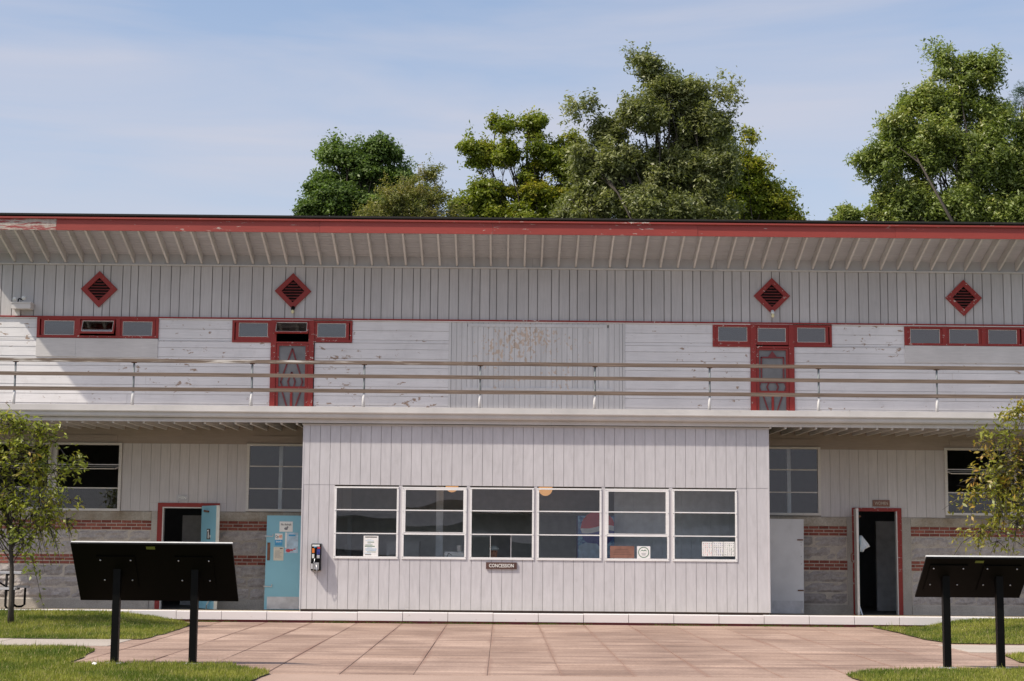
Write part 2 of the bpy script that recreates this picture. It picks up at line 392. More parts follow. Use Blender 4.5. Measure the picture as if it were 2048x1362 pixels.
class MB:
    def __init__(s): s.v = []; s.f = []
    def add(s, verts, faces):
        k = len(s.v); s.v += [tuple(a) for a in verts]; s.f += [tuple(i + k for i in f) for f in faces]; return s
    def box(s, x0, x1, y0, y1, z0, z1):
        x0, x1 = sorted((x0, x1)); y0, y1 = sorted((y0, y1)); z0, z1 = sorted((z0, z1))
        return s.add([(x, y, z) for x in (x0, x1) for y in (y0, y1) for z in (z0, z1)], BF)
    def beam(s, p, q, w, h, upv=(0, 0, 1)):
        """a bar of section w (sideways) by h from p to q"""
        p, q = Vector(p), Vector(q); d = (q - p).normalized(); u = Vector(upv)
        if abs(d.dot(u)) > .95: u = Vector((0, 1, 0))
        r = d.cross(u).normalized(); u = r.cross(d).normalized()
        return s.add([e + r * (a * w / 2) + u * (b * h / 2) for e in (p, q) for a in (-1, 1) for b in (-1, 1)], BF)
    def tube(s, pts, rad, n=8, cap=True):
        pts = [Vector(p) for p in pts]; rr = rad if isinstance(rad, (list, tuple)) else [rad] * len(pts); k = len(s.v)
        ref = None
        for i, p in enumerate(pts):
            d = (pts[min(i + 1, len(pts) - 1)] - pts[max(i - 1, 0)]).normalized()
            if ref is None:
                ref = Vector((0, 0, 1)) if abs(d.z) < .9 else Vector((1, 0, 0))
            a = (ref - d * ref.dot(d)).normalized(); b = d.cross(a); ref = a
            for j in range(n):
                t = 2 * math.pi * j / n
                s.v.append(tuple(p + (a * math.cos(t) + b * math.sin(t)) * rr[i]))
        for i in range(len(pts) - 1):
            for j in range(n):
                s.f.append((k + i * n + j, k + i * n + (j + 1) % n, k + (i + 1) * n + (j + 1) % n, k + (i + 1) * n + j))
        if cap:
            s.f.append(tuple(k + j for j in range(n))[::-1]); s.f.append(tuple(k + (len(pts) - 1) * n + j for j in range(n)))
        return s
    def prism(s, poly, y0, y1):
        """outline in (x, z) given depth along y"""
        n = len(poly); v = [(x, y0, z) for x, z in poly] + [(x, y1, z) for x, z in poly]
        f = [tuple(range(n)), tuple(range(2 * n - 1, n - 1, -1))] + [(i, i + n, (i + 1) % n + n, (i + 1) % n) for i in range(n)]
        return s.add(v, f)
    def extr(s, prof, x0, x1):
        """outline in (y, z) run along x"""
        n = len(prof); v = [(x0, y, z) for y, z in prof] + [(x1, y, z) for y, z in prof]
        return s.add(v, [tuple(range(n)), tuple(range(2 * n - 1, n - 1, -1))] + [(i, i + n, (i + 1) % n + n, (i + 1) % n) for i in range(n)])
    def ball(s, c, r, sc=(1, 1, 1), nu=12, nv=8):
        k = len(s.v); c = Vector(c)
        for i in range(nv + 1):
            a = math.pi * i / nv
            for j in range(nu):
                b = 2 * math.pi * j / nu
                s.v.append((c.x + r * sc[0] * math.sin(a) * math.cos(b), c.y + r * sc[1] * math.sin(a) * math.sin(b), c.z + r * sc[2] * math.cos(a)))
        for i in range(nv):
            for j in range(nu):
                s.f.append((k + i * nu + j, k + (i + 1) * nu + j, k + (i + 1) * nu + (j + 1) % nu, k + i * nu + (j + 1) % nu))
        return s
    def build(s, name, mat, parent=None, smooth_=False, origin=None): return mesh(name, s.v, s.f, mat, parent, origin, smooth_)
def box(name, x0, x1, y0, y1, z0, z1, mat, parent=None): return MB().box(x0, x1, y0, y1, z0, z1).build(name, mat, parent)
def copy_part(src, loc, parent, scale=None, rot=None):
    c = src.copy(); COL.objects.link(c); c.parent = parent
    ORG[c.name] = Vector(loc); c.location = Vector(loc) - ORG[parent.name]
    if scale: c.scale = scale
    if rot: c.rotation_euler = rot
    return c
def text(name, s, width, height, cx, y, z, mat, parent, depth=.004, frame=None):
    """raised lettering facing the viewer, fitted to width and height; frame = (origin, x axis, z axis, normal)"""
    cu = bpy.data.curves.new(name, 'FONT'); cu.body = s; cu.size = 1; cu.extrude = .01; cu.resolution_u = 3
    cu.offset = .012
    t = bpy.data.objects.new('tmp', cu); COL.objects.link(t)
    dg = bpy.context.evaluated_depsgraph_get(); me = bpy.data.meshes.new_from_object(t.evaluated_get(dg))
    v = np.zeros(len(me.vertices) * 3); me.vertices.foreach_get('co', v); v = v.reshape(-1, 3)
    f = [tuple(p.vertices) for p in me.polygons]
    bpy.data.objects.remove(t); bpy.data.meshes.remove(me)
    lo, hi = v.min(0), v.max(0)
    vx = (v[:, 0] - (lo[0] + hi[0]) / 2) / (hi[0] - lo[0]) * width
    vz = (v[:, 1] - (lo[1] + hi[1]) / 2) / (hi[1] - lo[1]) * height
    vy = -(v[:, 2] - lo[2]) / (hi[2] - lo[2]) * depth
    return mesh(name, np.stack([vx + cx, vy + y, vz + z], 1), f, mat, parent)

# ------------------------------------------------------------------ planes of the building
YC, YR, YU, YB = 33.08, 35.3, 39.1, 32.97      # concession front, recessed wall, upper wall, balcony fascia
YF = 37.55                                     # roof fascia
XL = X(-38, 528, YU); XR = X(2165, 545, YU)    # ends of the building

# ================================================================== the setting: ground, paths, lawns
def grid(name, x0, x1, y0, y1, nx, ny, zf, mat, inside=None, kind='structure', parent=None):
    xs = np.linspace(x0, x1, nx + 1); ys = np.linspace(y0, y1, ny + 1)
    v = [(x, y, zf(x, y)) for y in ys for x in xs]; f = []
    for j in range(ny):
        for i in range(nx):
            a = j * (nx + 1) + i; f.append((a, a + 1, a + nx + 2, a + nx + 1))
    o = mesh(name, v, f, mat, parent, smooth_=True)
    if kind: o['kind'] = kind
    return o
g = MB()
xs = [-1500, -200, -60, -30] + list(np.linspace(-16, 16, 33)) + [30, 60, 200, 1500]
ys = [-1500, -200, -30, 0, 10, 20, 24, 26] + list(np.linspace(27, 33, 13)) + [36, 50, 80, 200, 1500]
vv = [(x, y, rise(x, y) - .075) for y in ys for x in xs]; nx = len(xs)
ff = [(j * nx + i, j * nx + i + 1, (j + 1) * nx + i + 1, (j + 1) * nx + i) for j in range(len(ys) - 1) for i in range(nx - 1)]
tag(mesh('ground', vv, ff, 'field', smooth_=True), kind='structure')
tag(mesh('lake', [(-1500, -1500, -.06), (1500, -1500, -.06), (1500, -18, -.06), (-1500, -18, -.06)], [(0, 1, 2, 3)], 'water'), kind='structure')

# hills across the water behind the viewer: they show only in the window glass
hv, hf = [], []
NH = 120
for i in range(NH + 1):
    x = -700 + 1400 * i / NH
    h = 3.5 + 6 * (mnoise.noise(Vector((x * .006, 3.1, 0))) + .6) + 2 * mnoise.noise(Vector((x * .02, 1.7, 0)))
    if x > 60: h += 6 * smooth((x - 60) / 200)
    hv += [(x, -520, -1), (x, -560, h * 1.0), (x, -700, -1)]
for i in range(NH):
    a = i * 3; hf += [(a, a + 3, a + 4, a + 1), (a + 1, a + 4, a + 5, a + 2)]
tag(mesh('hills', hv, hf, 'hill', smooth_=True), kind='structure')

# plaza of tinted slabs, joints recessed
PW = .876
X0 = X(985.5, 1250, 31.6)                 # one joint line
pl = tag(mesh('plaza', [(x, y, -.008) for x, y in ((-8.3, 18.9), (10.2, 18.9), (10.2, 32.5), (-8.3, 32.5))], [(0, 1, 2, 3)], 'joint'), kind='structure')
rows = [19.95, 21.75, 22.9, 24.6, 26.5, 28.2, 29.7, 31.1, 32.42]
for j in range(len(rows) - 1):
    for k in range(-8, 10):
        if j > 4 and False: continue
        xa, xb = X0 + k * PW + .006, X0 + (k + 1) * PW - .006
        ya, yb = rows[j] + .006, rows[j + 1] - .006
        dz = random.uniform(-.003, .003); b = .004
        v = [(xa, ya, -.03), (xb, ya, -.03), (xb, yb, -.03), (xa, yb, -.03),
             (xa, ya, dz - b), (xb, ya, dz - b), (xb, yb, dz - b), (xa, yb, dz - b),
             (xa + b, ya + b, dz), (xb - b, ya + b, dz), (xb - b, yb - b, dz), (xa + b, yb - b, dz)]
        f = [(0, 1, 5, 4), (1, 2, 6, 5), (2, 3, 7, 6), (3, 0, 4, 7), (4, 5, 9, 8), (5, 6, 10, 9), (6, 7, 11, 10), (7, 4, 8, 11), (8, 9, 10, 11)]
        mesh('paving_slab', v, f, 'paver', pl)
tag(box('walkway', -30, 30, 17.2, 19.94, -.05, -.004, 'walk'), kind='structure')
pth = tag(mesh('path', [(0, 0, 0)], [], 'path'), kind='structure')
bpy.data.objects.remove(pth)
def strip(name, x0, x1, y0, y1, mat):
    o = empty(name, ((x0 + x1) / 2, (y0 + y1) / 2, -.03)); o['kind'] = 'structure'
    n = max(1, round((x1 - x0) / 1.8))
    for i in range(n):
        a, b = x0 + (x1 - x0) * i / n + .006, x0 + (x1 - x0) * (i + 1) / n - .006
        box('path_slab', a, b, y0, y1, -.06, .006 + random.uniform(-.002, .002), mat, o)
strip('path', -26, gnd(225, 1290).x, 24.75, 26.7, 'path')
strip('path', gnd(1905, 1297).x, 26, 24.95, 26.75, 'path')

# porch slab and its white kerb blocks
def zc(px, py): return Z(px, py, 32.5)
ZK = zc(1003, 1226.5)                       # kerb top
ZB = Z(1003, 1223.7, YR)                    # foot of the recessed wall
v = [(XL - .6, 32.62, ZK - .006), (XR + .6, 32.62, ZK - .006), (XR + .6, YR - .02, ZB), (XL - .6, YR - .02, ZB),
     (XL - .6, 32.62, -.2), (XR + .6, 32.62, -.2), (XR + .6, YR - .02, -.2), (XL - .6, YR - .02, -.2)]
porch = tag(mesh('porch_floor', v, [(0, 1, 2, 3), (0, 4, 5, 1), (1, 5, 6, 2), (3, 2, 6, 7), (0, 3, 7, 4)], 'slab'), kind='structure')
xk = X0 - 12 * PW
while xk < XR:
    b = .012; z1 = ZK + random.uniform(-.004, .004); z0 = .045; x0_, x1_ = xk + .005, xk + PW - .005; y0_ = 32.48 + random.uniform(-.006, .006)
    MB().extr([(y0_, z0), (y0_, z1 - b), (y0_ + b, z1), (32.66, z1), (32.66, z0)], x0_, x1_).build('kerb_block', 'kerb', porch)
    xk += PW
box('kerb_footing', X0 - 12 * PW, XR, 32.52, 32.6, -.1, .047, 'dark_red', porch)

# lawns
def in_poly(px, py, poly):
    c = np.zeros(px.shape, bool); n = len(poly)
    for i in range(n):
        x1, y1 = poly[i]; x2, y2 = poly[(i + 1) % n]
        t = ((y1 > py) != (y2 > py)) & (px < (x2 - x1) * (py - y1) / ((y2 - y1) + 1e-12) + x1)
        c ^= t
    return c
def lawn(polypx, extra, dens, seed, hmax=.055):
    rng = np.random.default_rng(seed)
    poly = [(gnd(*p).x, gnd(*p).y) for p in polypx] + extra
    P = np.array(poly)
    # closed outline refined, slab of turf
    pts = []
    n = len(poly)
    for i in range(n):
        a, b = P[i], P[(i + 1) % n]; k = max(1, int(np.linalg.norm(b - a) / .35))
        for j in range(k):
            q = a + (b - a) * j / k
            wob = mnoise.noise(Vector((q[0] * 2.3, q[1] * 2.3, seed))) * .05
            pts.append((q[0] + wob, q[1] + wob * .8))
    import mathutils.geometry as mg
    c = P.mean(0)
    xs_ = np.arange(P[:, 0].min(), P[:, 0].max(), .6); ys_ = np.arange(P[:, 1].min(), P[:, 1].max(), .6)
    gx, gy = np.meshgrid(xs_, ys_); ok = in_poly(gx.ravel(), gy.ravel(), pts)
    inner = [Vector((a, b)) for a, b, o in zip(gx.ravel(), gy.ravel(), ok) if o]
    vin = [Vector(p) for p in pts] + inner
    nb = len(pts)
    r = mg.delaunay_2d_cdt(vin, [(i, (i + 1) % nb) for i in range(nb)], [list(range(nb))], 1, 1e-4)
    v2, f2 = r[0], r[2]
    v3 = [(q.x, q.y, rise(q.x, q.y) + .012 + .006 * mnoise.noise(Vector((q.x * 1.5, q.y * 1.5, 0)))) for q in v2]
    o = tag(mesh('lawn', v3, [tuple(f) for f in f2], 'earth', smooth_=True), kind='structure')
    area = 0
    for i in range(nb): area += pts[i][0] * pts[(i + 1) % nb][1] - pts[(i + 1) % nb][0] * pts[i][1]
    area = abs(area) / 2
    N = int(area * dens * 1.2)
    lo, hi = P.min(0), P.max(0)
    M_ = int(N * (hi[0] - lo[0]) * (hi[1] - lo[1]) / area)
    x = rng.uniform(lo[0], hi[0], M_) ; y = rng.uniform(lo[1], hi[1], M_)
    ok = in_poly(x, y, pts); x, y = x[ok], y[ok]
    z = np.array([rise(a, b) for a, b in zip(x, y)]) + .008
    n_ = len(x)
    patch = np.array([mnoise.noise(Vector((a * .9, b * .9, 5.0))) for a, b in zip(x, y)])
    fine = np.array([mnoise.noise(Vector((a * 4, b * 4, 9.0))) for a, b in zip(x, y)])
    h = hmax * rng.uniform(.35, 1.1, n_) * (1 + .5 * fine) * (1 + 1.1 * (rng.random(n_) < .012))
    ang = rng.uniform(0, 2 * math.pi, n_); w = rng.uniform(.004, .008, n_)
    lean = rng.uniform(0, .045, n_); la = rng.uniform(0, 2 * math.pi, n_)
    vx = np.stack([x - np.cos(ang) * w, x + np.cos(ang) * w, x + np.cos(la) * lean], 1)
    vy = np.stack([y - np.sin(ang) * w, y + np.sin(ang) * w, y + np.sin(la) * lean], 1)
    vz = np.stack([z, z, z + h], 1)
    co = np.stack([vx, vy, vz], 2).reshape(-1, 3)
    t = np.clip(.52 + patch * 1.3 + fine * .7 + rng.normal(0, .18, n_), 0, 1)[:, None]
    colr = np.array([.10, .15, .02]) * (1 - t) + np.array([.30, .31, .06]) * t
    dry = rng.random(n_) < .07 + .1 * (fine > .25); colr[dry] = (.42, .36, .17)
    keep_ = None
    leafmesh('grass', co, 3, colr, 'grass', None, kind='stuff')
    return o
def leafmesh(name, co, k, cols, mat, parent, kind='stuff', origin=None):
    n = len(co) // k
    if origin is None:
        origin = Vector([float(a) for a in (co.min(0) + co.max(0)) / 2])
    co = co - np.array(origin)
    me = bpy.data.meshes.new(name)
    me.vertices.add(n * k); me.vertices.foreach_set('co', co.astype(np.float32).ravel())
    me.loops.add(n * k); me.loops.foreach_set('vertex_index', np.arange(n * k, dtype=np.int32))
    me.polygons.add(n); me.polygons.foreach_set('loop_start', np.arange(0, n * k, k, dtype=np.int32))
    me.polygons.foreach_set('loop_total', np.full(n, k, dtype=np.int32))
    me.update(calc_edges=True)
    at_ = me.color_attributes.new('tint', 'FLOAT_COLOR', 'POINT')
    c = np.ones((n * k, 4), dtype=np.float32); c[:, :3] = np.repeat(cols, k, axis=0)
    at_.data.foreach_set('color', c.ravel())
    me.materials.append(M[mat])
    o = bpy.data.objects.new(name, me)
    link(o, parent, origin)
    if kind: o['kind'] = kind
    return o
lawn([(-160, 1276), (120, 1279), (285, 1279.5), (330, 1269), (385, 1250)], [(-5.95, 31.5), (-6.6, 32.2), (-8.2, 32.4), (-13.5, 32.4)], 1500, 3)
lawn([(-160, 1294), (150, 1295), (188, 1302), (165, 1316), (125, 1329), (300, 1328), (460, 1331), (530, 1344), (540, 1348), (505, 1362), (460, 1390), (-160, 1390)], [], 2100, 4)
lawn([(2200, 1291), (1905, 1288), (1850, 1280), (1790, 1265), (1745, 1256)], [(7.9, 31.2), (8.6, 31.9), (10.5, 32.4), (14.2, 32.4)], 1500, 5)
lawn([(2012, 1313), (2060, 1307), (2200, 1308), (2200, 1334), (2090, 1333), (2040, 1325)], [], 1900, 6)
lawn([(1692, 1352), (1740, 1343), (1860, 1341), (2200, 1340), (2200, 1395), (1760, 1395), (1740, 1368)], [], 2100, 7)

# ================================================================== the building
bld = empty('building', (0, YR, 0), 'long two-storey pale grey wooden bathhouse with red trim, balcony and deep sloping eaves', 'building')

# --- roof
zf0, zf1 = Z(1003, 469, YF), Z(1003, 447.5, YF)            # fascia face
zr = Z(1003, 441, YF)
slope = (Z(1003, 535, YU) - Z(1003, 469, YF)) / (YU - YF)  # eaves rise towards the viewer
roof = MB()
def roofz(y, off): return zf0 + (y - YF) * slope + off
t0 = zr - zf0
roof.add([(XL, YF - .10, roofz(YF - .10, t0 - .02)), (XR, YF - .10, roofz(YF - .10, t0 - .02)), (XR, 50, roofz(50, t0 - .02)), (XL, 50, roofz(50, t0 - .02)),
          (XL, YF - .10, roofz(YF - .10, t0 + .02)), (XR, YF - .10, roofz(YF - .10, t0 + .02)), (XR, 50, roofz(50, t0 + .02)), (XL, 50, roofz(50, t0 + .02))],
         [(0, 1, 5, 4), (1, 2, 6, 5), (2, 3, 7, 6), (3, 0, 4, 7), (4, 5, 6, 7), (3, 2, 1, 0)])
roofo = roof.build('roof', 'roofing', bld)
# fascia boards in lengths, a red drip strip above them
cuts = [XL, X(113, 460, YF), X(640, 465, YF), X(985, 465, YF), X(1395, 470, YF), X(1790, 470, YF), XR]
for i in range(len(cuts) - 1):
    j = random.uniform(-.004, .004)
    box('fascia_board', cuts[i] + .002, cuts[i + 1] - .002, YF - .035 + j, YF, zf0, zf1 + .01, 'fascia_old' if i == 0 else 'fascia', roofo)
box('drip_strip', XL, XR, YF - .085, YF, zf1 + .012, zr - .025, 'fascia', roofo)
# soffit planks run along the eaves above the rafters
RD = .225
np_ = 13
for i in range(np_):
    ya = YF + (YU - YF) * i / np_ + .004; yb = YF + (YU - YF) * (i + 1) / np_ - .004
    o1, o2 = RD - .002, RD + .018
    MB().add([(x, y, roofz(y, o)) for x in (XL + .02, XR - .02) for y in (ya, yb) for o in (o1, o2)], BF).build('soffit_plank', 'eave', roofo)
MB().add([(x, y, roofz(y, o)) for x in (XL + .02, XR - .02) for y in (YF, YU + .3) for o in (RD + .03, RD + .05)], BF).build('roof_deck', 'eave', roofo)
# rafters
sp = X(1003 + 33.9, 530, YU) - X(1003, 530, YU)
xr = X(30.7, 525, YU) - 2 * sp
w_ = .045
raf = None
while xr < XR - .05:
    if xr > XL:
        if raf is None:
            raf = MB().add([(x, y, roofz(y, o)) for x in (xr - w_ / 2, xr + w_ / 2) for y in (YF + .004, YU + .02) for o in (0.0, RD - .006)], BF).build('rafter', 'rafter', roofo)
            rx0 = ORG[raf.name].copy(); xfirst = xr
        else:
            copy_part(raf, rx0 + Vector((xr - xfirst + random.uniform(-.008, .008), 0, random.uniform(-.004, .004))), roofo)
    xr += sp
for i in range(6):       # blocking between the rafters at the wall
    a, b = XL + (XR - XL) * i / 6, XL + (XR - XL) * (i + 1) / 6
    box('eave_blocking', a + .003, b - .003, YU - .03, YU + .01, roofz(YU, -.02), roofz(YU, RD + .02), 'eave', roofo)
zplate = Z(1003, 535.5, YU)
box('wall_plate', XL + .2, XR - .2, YU - .075, YU - .032, zplate - .035, zplate + .0, 'rafter', bld)

# --- upper wall: vertical boards above, horizontal siding below
zred = Z(1003, 641.5, YU)
zdeck_u = Z(583, 813, YU) - .45
upw = empty('upper_wall', (0, YU, zdeck_u), parent=bld)
bl = [-40, -22, 3, 25, 43, 69, 87, 111, 128.5, 149, 165, 189, 206, 221, 245, 261, 276, 302, 320, 342, 359.5, 387.6, 401, 424.4, 444, 459, 478, 504, 526.6, 544, 571, 589.5, 611, 634, 647, 665, 688, 706.5, 729, 742, 763, 788, 804, 826.6, 840.5, 861, 876, 898.5, 917, 944, 960, 979.5, 993, 1016, 1033.4, 1057, 1075, 1103, 1118, 1139, 1154.5, 1179, 1193, 1214, 1230, 1252, 1266.6, 1287.6, 1303, 1328, 1342, 1364.5, 1385.5, 1401, 1426, 1447, 1464, 1482, 1499, 1522.6, 1543, 1559, 1584, 1598, 1618.6, 1634.6, 1654, 1672.6, 1690, 1717, 1736, 1760, 1775, 1793.5, 1812, 1832, 1858.6, 1872, 1889, 1907.6, 1929.7, 1945.7, 1964, 1982, 2006, 2022, 2045, 2062, 2085, 2102, 2126, 2150]
bx = [max(XL + .22, X(p, 585, YU)) for p in bl]
ztop = roofz(YU, RD)
for a, b in zip(bx[:-1], bx[1:]):
    if b - a < .05: continue
    j = random.uniform(0, .006)
    box('board', a + .0095, b - .0095, YU - .020 - j, YU, zred + .012, zplate + .02, 'board', upw)
MB().box(XL + .2, XR - .2, YU, YU + .12, zred - .01, ztop + .3).build('backing_board', 'groove', upw)
box('red_band', XL + .18, XR - .18, YU - .07, YU + .002, zred - .022, zred + .010, 'red', bld)
box('band_drip', XL + .18, XR - .18, YU - .05, YU + .002, zred - .045, zred - .024, 'white', bld)
# openings of the upper wall (px box at the wall)
def span(x0, x1, py): return X(x0, py, YU), X(x1, py, YU)
UO = []
def uopen(px0, px1, py0, py1, pxm): UO.append((X(px0, (py0 + py1) / 2, YU), X(px1, (py0 + py1) / 2, YU), Z(pxm, py1, YU), Z(pxm, py0, YU)))
uopen(75, 318, 636, 676, 190); uopen(465, 705, 641, 685, 585); uopen(540, 628, 683, 850, 583)
uopen(1425, 1663, 649, 694, 1545); uopen(1501, 1589, 692, 850, 1545); uopen(1808, 2165, 655, 692, 1920); uopen(897, 1250, 640, 850, 1073)
def cut_rows(x0, x1, z0, z1, holes):
    """free stretches of a row after the openings"""
    segs = [(x0, x1)]
    for hx0, hx1, hz0, hz1 in holes:
        if hz1 <= z0 + .03 or hz0 >= z1 - .03: continue
        ns = []
        for a, b in segs:
            if hx1 <= a or hx0 >= b: ns.append((a, b)); continue
            if hx0 - a > .03: ns.append((a, hx0))
            if b - hx1 > .03: ns.append((hx1, b))
        segs = ns
    return segs
zt = zred - .047; row = .223
while zt > zdeck_u - .1:
    z0 = zt - row
    cutz = sorted({z0, zt} | {h[k] for h in UO for k in (2, 3) if z0 + .02 < h[k] < zt - .02})
    done = []
    for za, zb in zip(cutz[:-1], cutz[1:]):
        done += [(a, b, za, zb) for a, b in cut_rows(XL + .22, XR - .22, za - .0301, zb + .0301, [h for h in UO if h[2] < zb - .004 and h[3] > za + .004])]
    merged = []                       # join equal stretches again so that whole planks stay whole
    for a, b, za, zb in done:
        hit = [q for q in merged if abs(q[0] - a) < .01 and abs(q[1] - b) < .01 and abs(q[3] - za) < .01]
        if hit: hit[0][3] = zb
        else: merged.append([a, b, za, zb])
    for a, b, z0p, ztp in merged:
        L = b - a; n = max(1, round(L / 4.2)); xsn = [a + L * i / n + (random.uniform(-.5, .5) if 0 < i < n else 0) for i in range(n + 1)]
        for i in range(n):
            j = random.uniform(0, .004)
            MB().extr([(YU - .026 - j, z0p + .0025), (YU - .018 - j, ztp - .0025), (YU, ztp - .0025), (YU, z0p + .0025)], xsn[i] + .002, xsn[i + 1] - .002).build('siding_plank', 'siding', upw)
    zt = z0
# wall core behind the siding, left open at the window bands
zlow = zdeck_u - .3
core = [(XL + .2, XR - .2)]
mb = MB()
zz = sorted({zlow, zred - .01} | {h[2] for h in UO} | {h[3] for h in UO}); zz = [z for z in zz if zlow <= z <= zred - .01]
for a, b in zip(zz[:-1], zz[1:]):
    if b - a < .005: continue
    for s0, s1 in cut_rows(XL + .2, XR - .2, a - .031, b + .031, [h for h in UO[:-1] if h[2] < b - .004 and h[3] > a + .004]):
        mb.box(s0, s1, YU + .001, YU + .12, a, b)
mb.build('wall_core', 'groove', upw)
# room behind the upper windows
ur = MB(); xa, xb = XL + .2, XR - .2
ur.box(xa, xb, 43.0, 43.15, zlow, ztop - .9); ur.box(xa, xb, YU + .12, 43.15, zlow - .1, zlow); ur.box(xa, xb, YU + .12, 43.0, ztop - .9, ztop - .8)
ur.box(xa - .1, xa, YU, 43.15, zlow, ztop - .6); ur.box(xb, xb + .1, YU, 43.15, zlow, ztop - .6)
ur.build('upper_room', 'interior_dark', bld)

def pxbox(px0, px1, py0, py1, Y): return X(px0, (py0 + py1) / 2, Y), X(px1, (py0 + py1) / 2, Y), Z((px0 + px1) / 2, py1, Y), Z((px0 + px1) / 2, py0, Y)
def frame_mb(mb, x0, x1, z0, z1, t, y0, y1, tb=None, tt=None):
    tb = tb or t; tt = tt or t
    mb.box(x0, x1, y0, y1, z0, z0 + tb).box(x0, x1, y0, y1, z1 - tt, z1).box(x0, x0 + t, y0, y1, z0 + tb, z1 - tt).box(x1 - t, x1, y0, y1, z0 + tb, z1 - tt)
    return mb
def small_light(w, px0, px1, py0, py1, putty=True, tilt=0.0):
    """one little pane in a red sash, with its line of putty; px box = the visible glass"""
    x0, x1, z0, z1 = pxbox(px0, px1, py0, py1, YU)
    t = .035 if tilt else .075
    s = MB(); frame_mb(s, x0 - t, x1 + t, z0 - t, z1 + t, t, YU - .034, YU + .01)
    p = MB().box(x0 - .004, x1 + .004, YU - .012, YU - .008, z0 - .004, z1 + .004)
    q = MB(); frame_mb(q, x0 - .001, x1 + .001, z0 - .001, z1 + .001, .011, YU - .029, YU - .015)
    if tilt:       # top-hung sash standing open at the bottom
        ca, sa = math.cos(tilt), math.sin(tilt); zt_ = z1 + t
        for b_ in (s, p, q):
            b_.v = [(x, (YU - .034) + (y - (YU - .034)) * ca - (zt_ - z) * sa, zt_ - (zt_ - z) * ca + (y - (YU - .034)) * sa * -1) for x, y, z in b_.v]
    s.build('sash', 'red', w); p.build('pane', 'glass_upper', w)
    if putty: q.build('putty', 'putty', w)
def red_window(px0, px1, py0, py1, lights, bars):
    x0, x1, z0, z1 = pxbox(px0, px1, py0, py1, YU)
    w = empty('window', ((x0 + x1) / 2, YU, z0), parent=bld)
    fr = MB(); frame_mb(fr, x0, x1, z0, z1, .065, YU - .06, YU + .05, .05, .035)
    for b in bars:
        c = X(b, (py0 + py1) / 2, YU); fr.box(c - .05, c + .05, YU - .058, YU + .05, z0 + .05, z1 - .035)
    fr.build('frame', 'red', w)
    for lt in lights: small_light(w, *lt)
    return w
red_window(75, 318, 636, 676, [(89, 149, 641.5, 670), (166, 228, 642, 667, True, .42), (246, 305, 643.5, 672)], [157, 237])
red_window(1808, 2056, 655, 692, [(1820, 1879, 658.5, 688), (1898, 1956, 659, 688.5), (1976, 2033, 660, 690)], [1888, 1966, 2046])
red_window(2060, 2160, 656, 693, [(2072, 2148, 661, 689)], [])
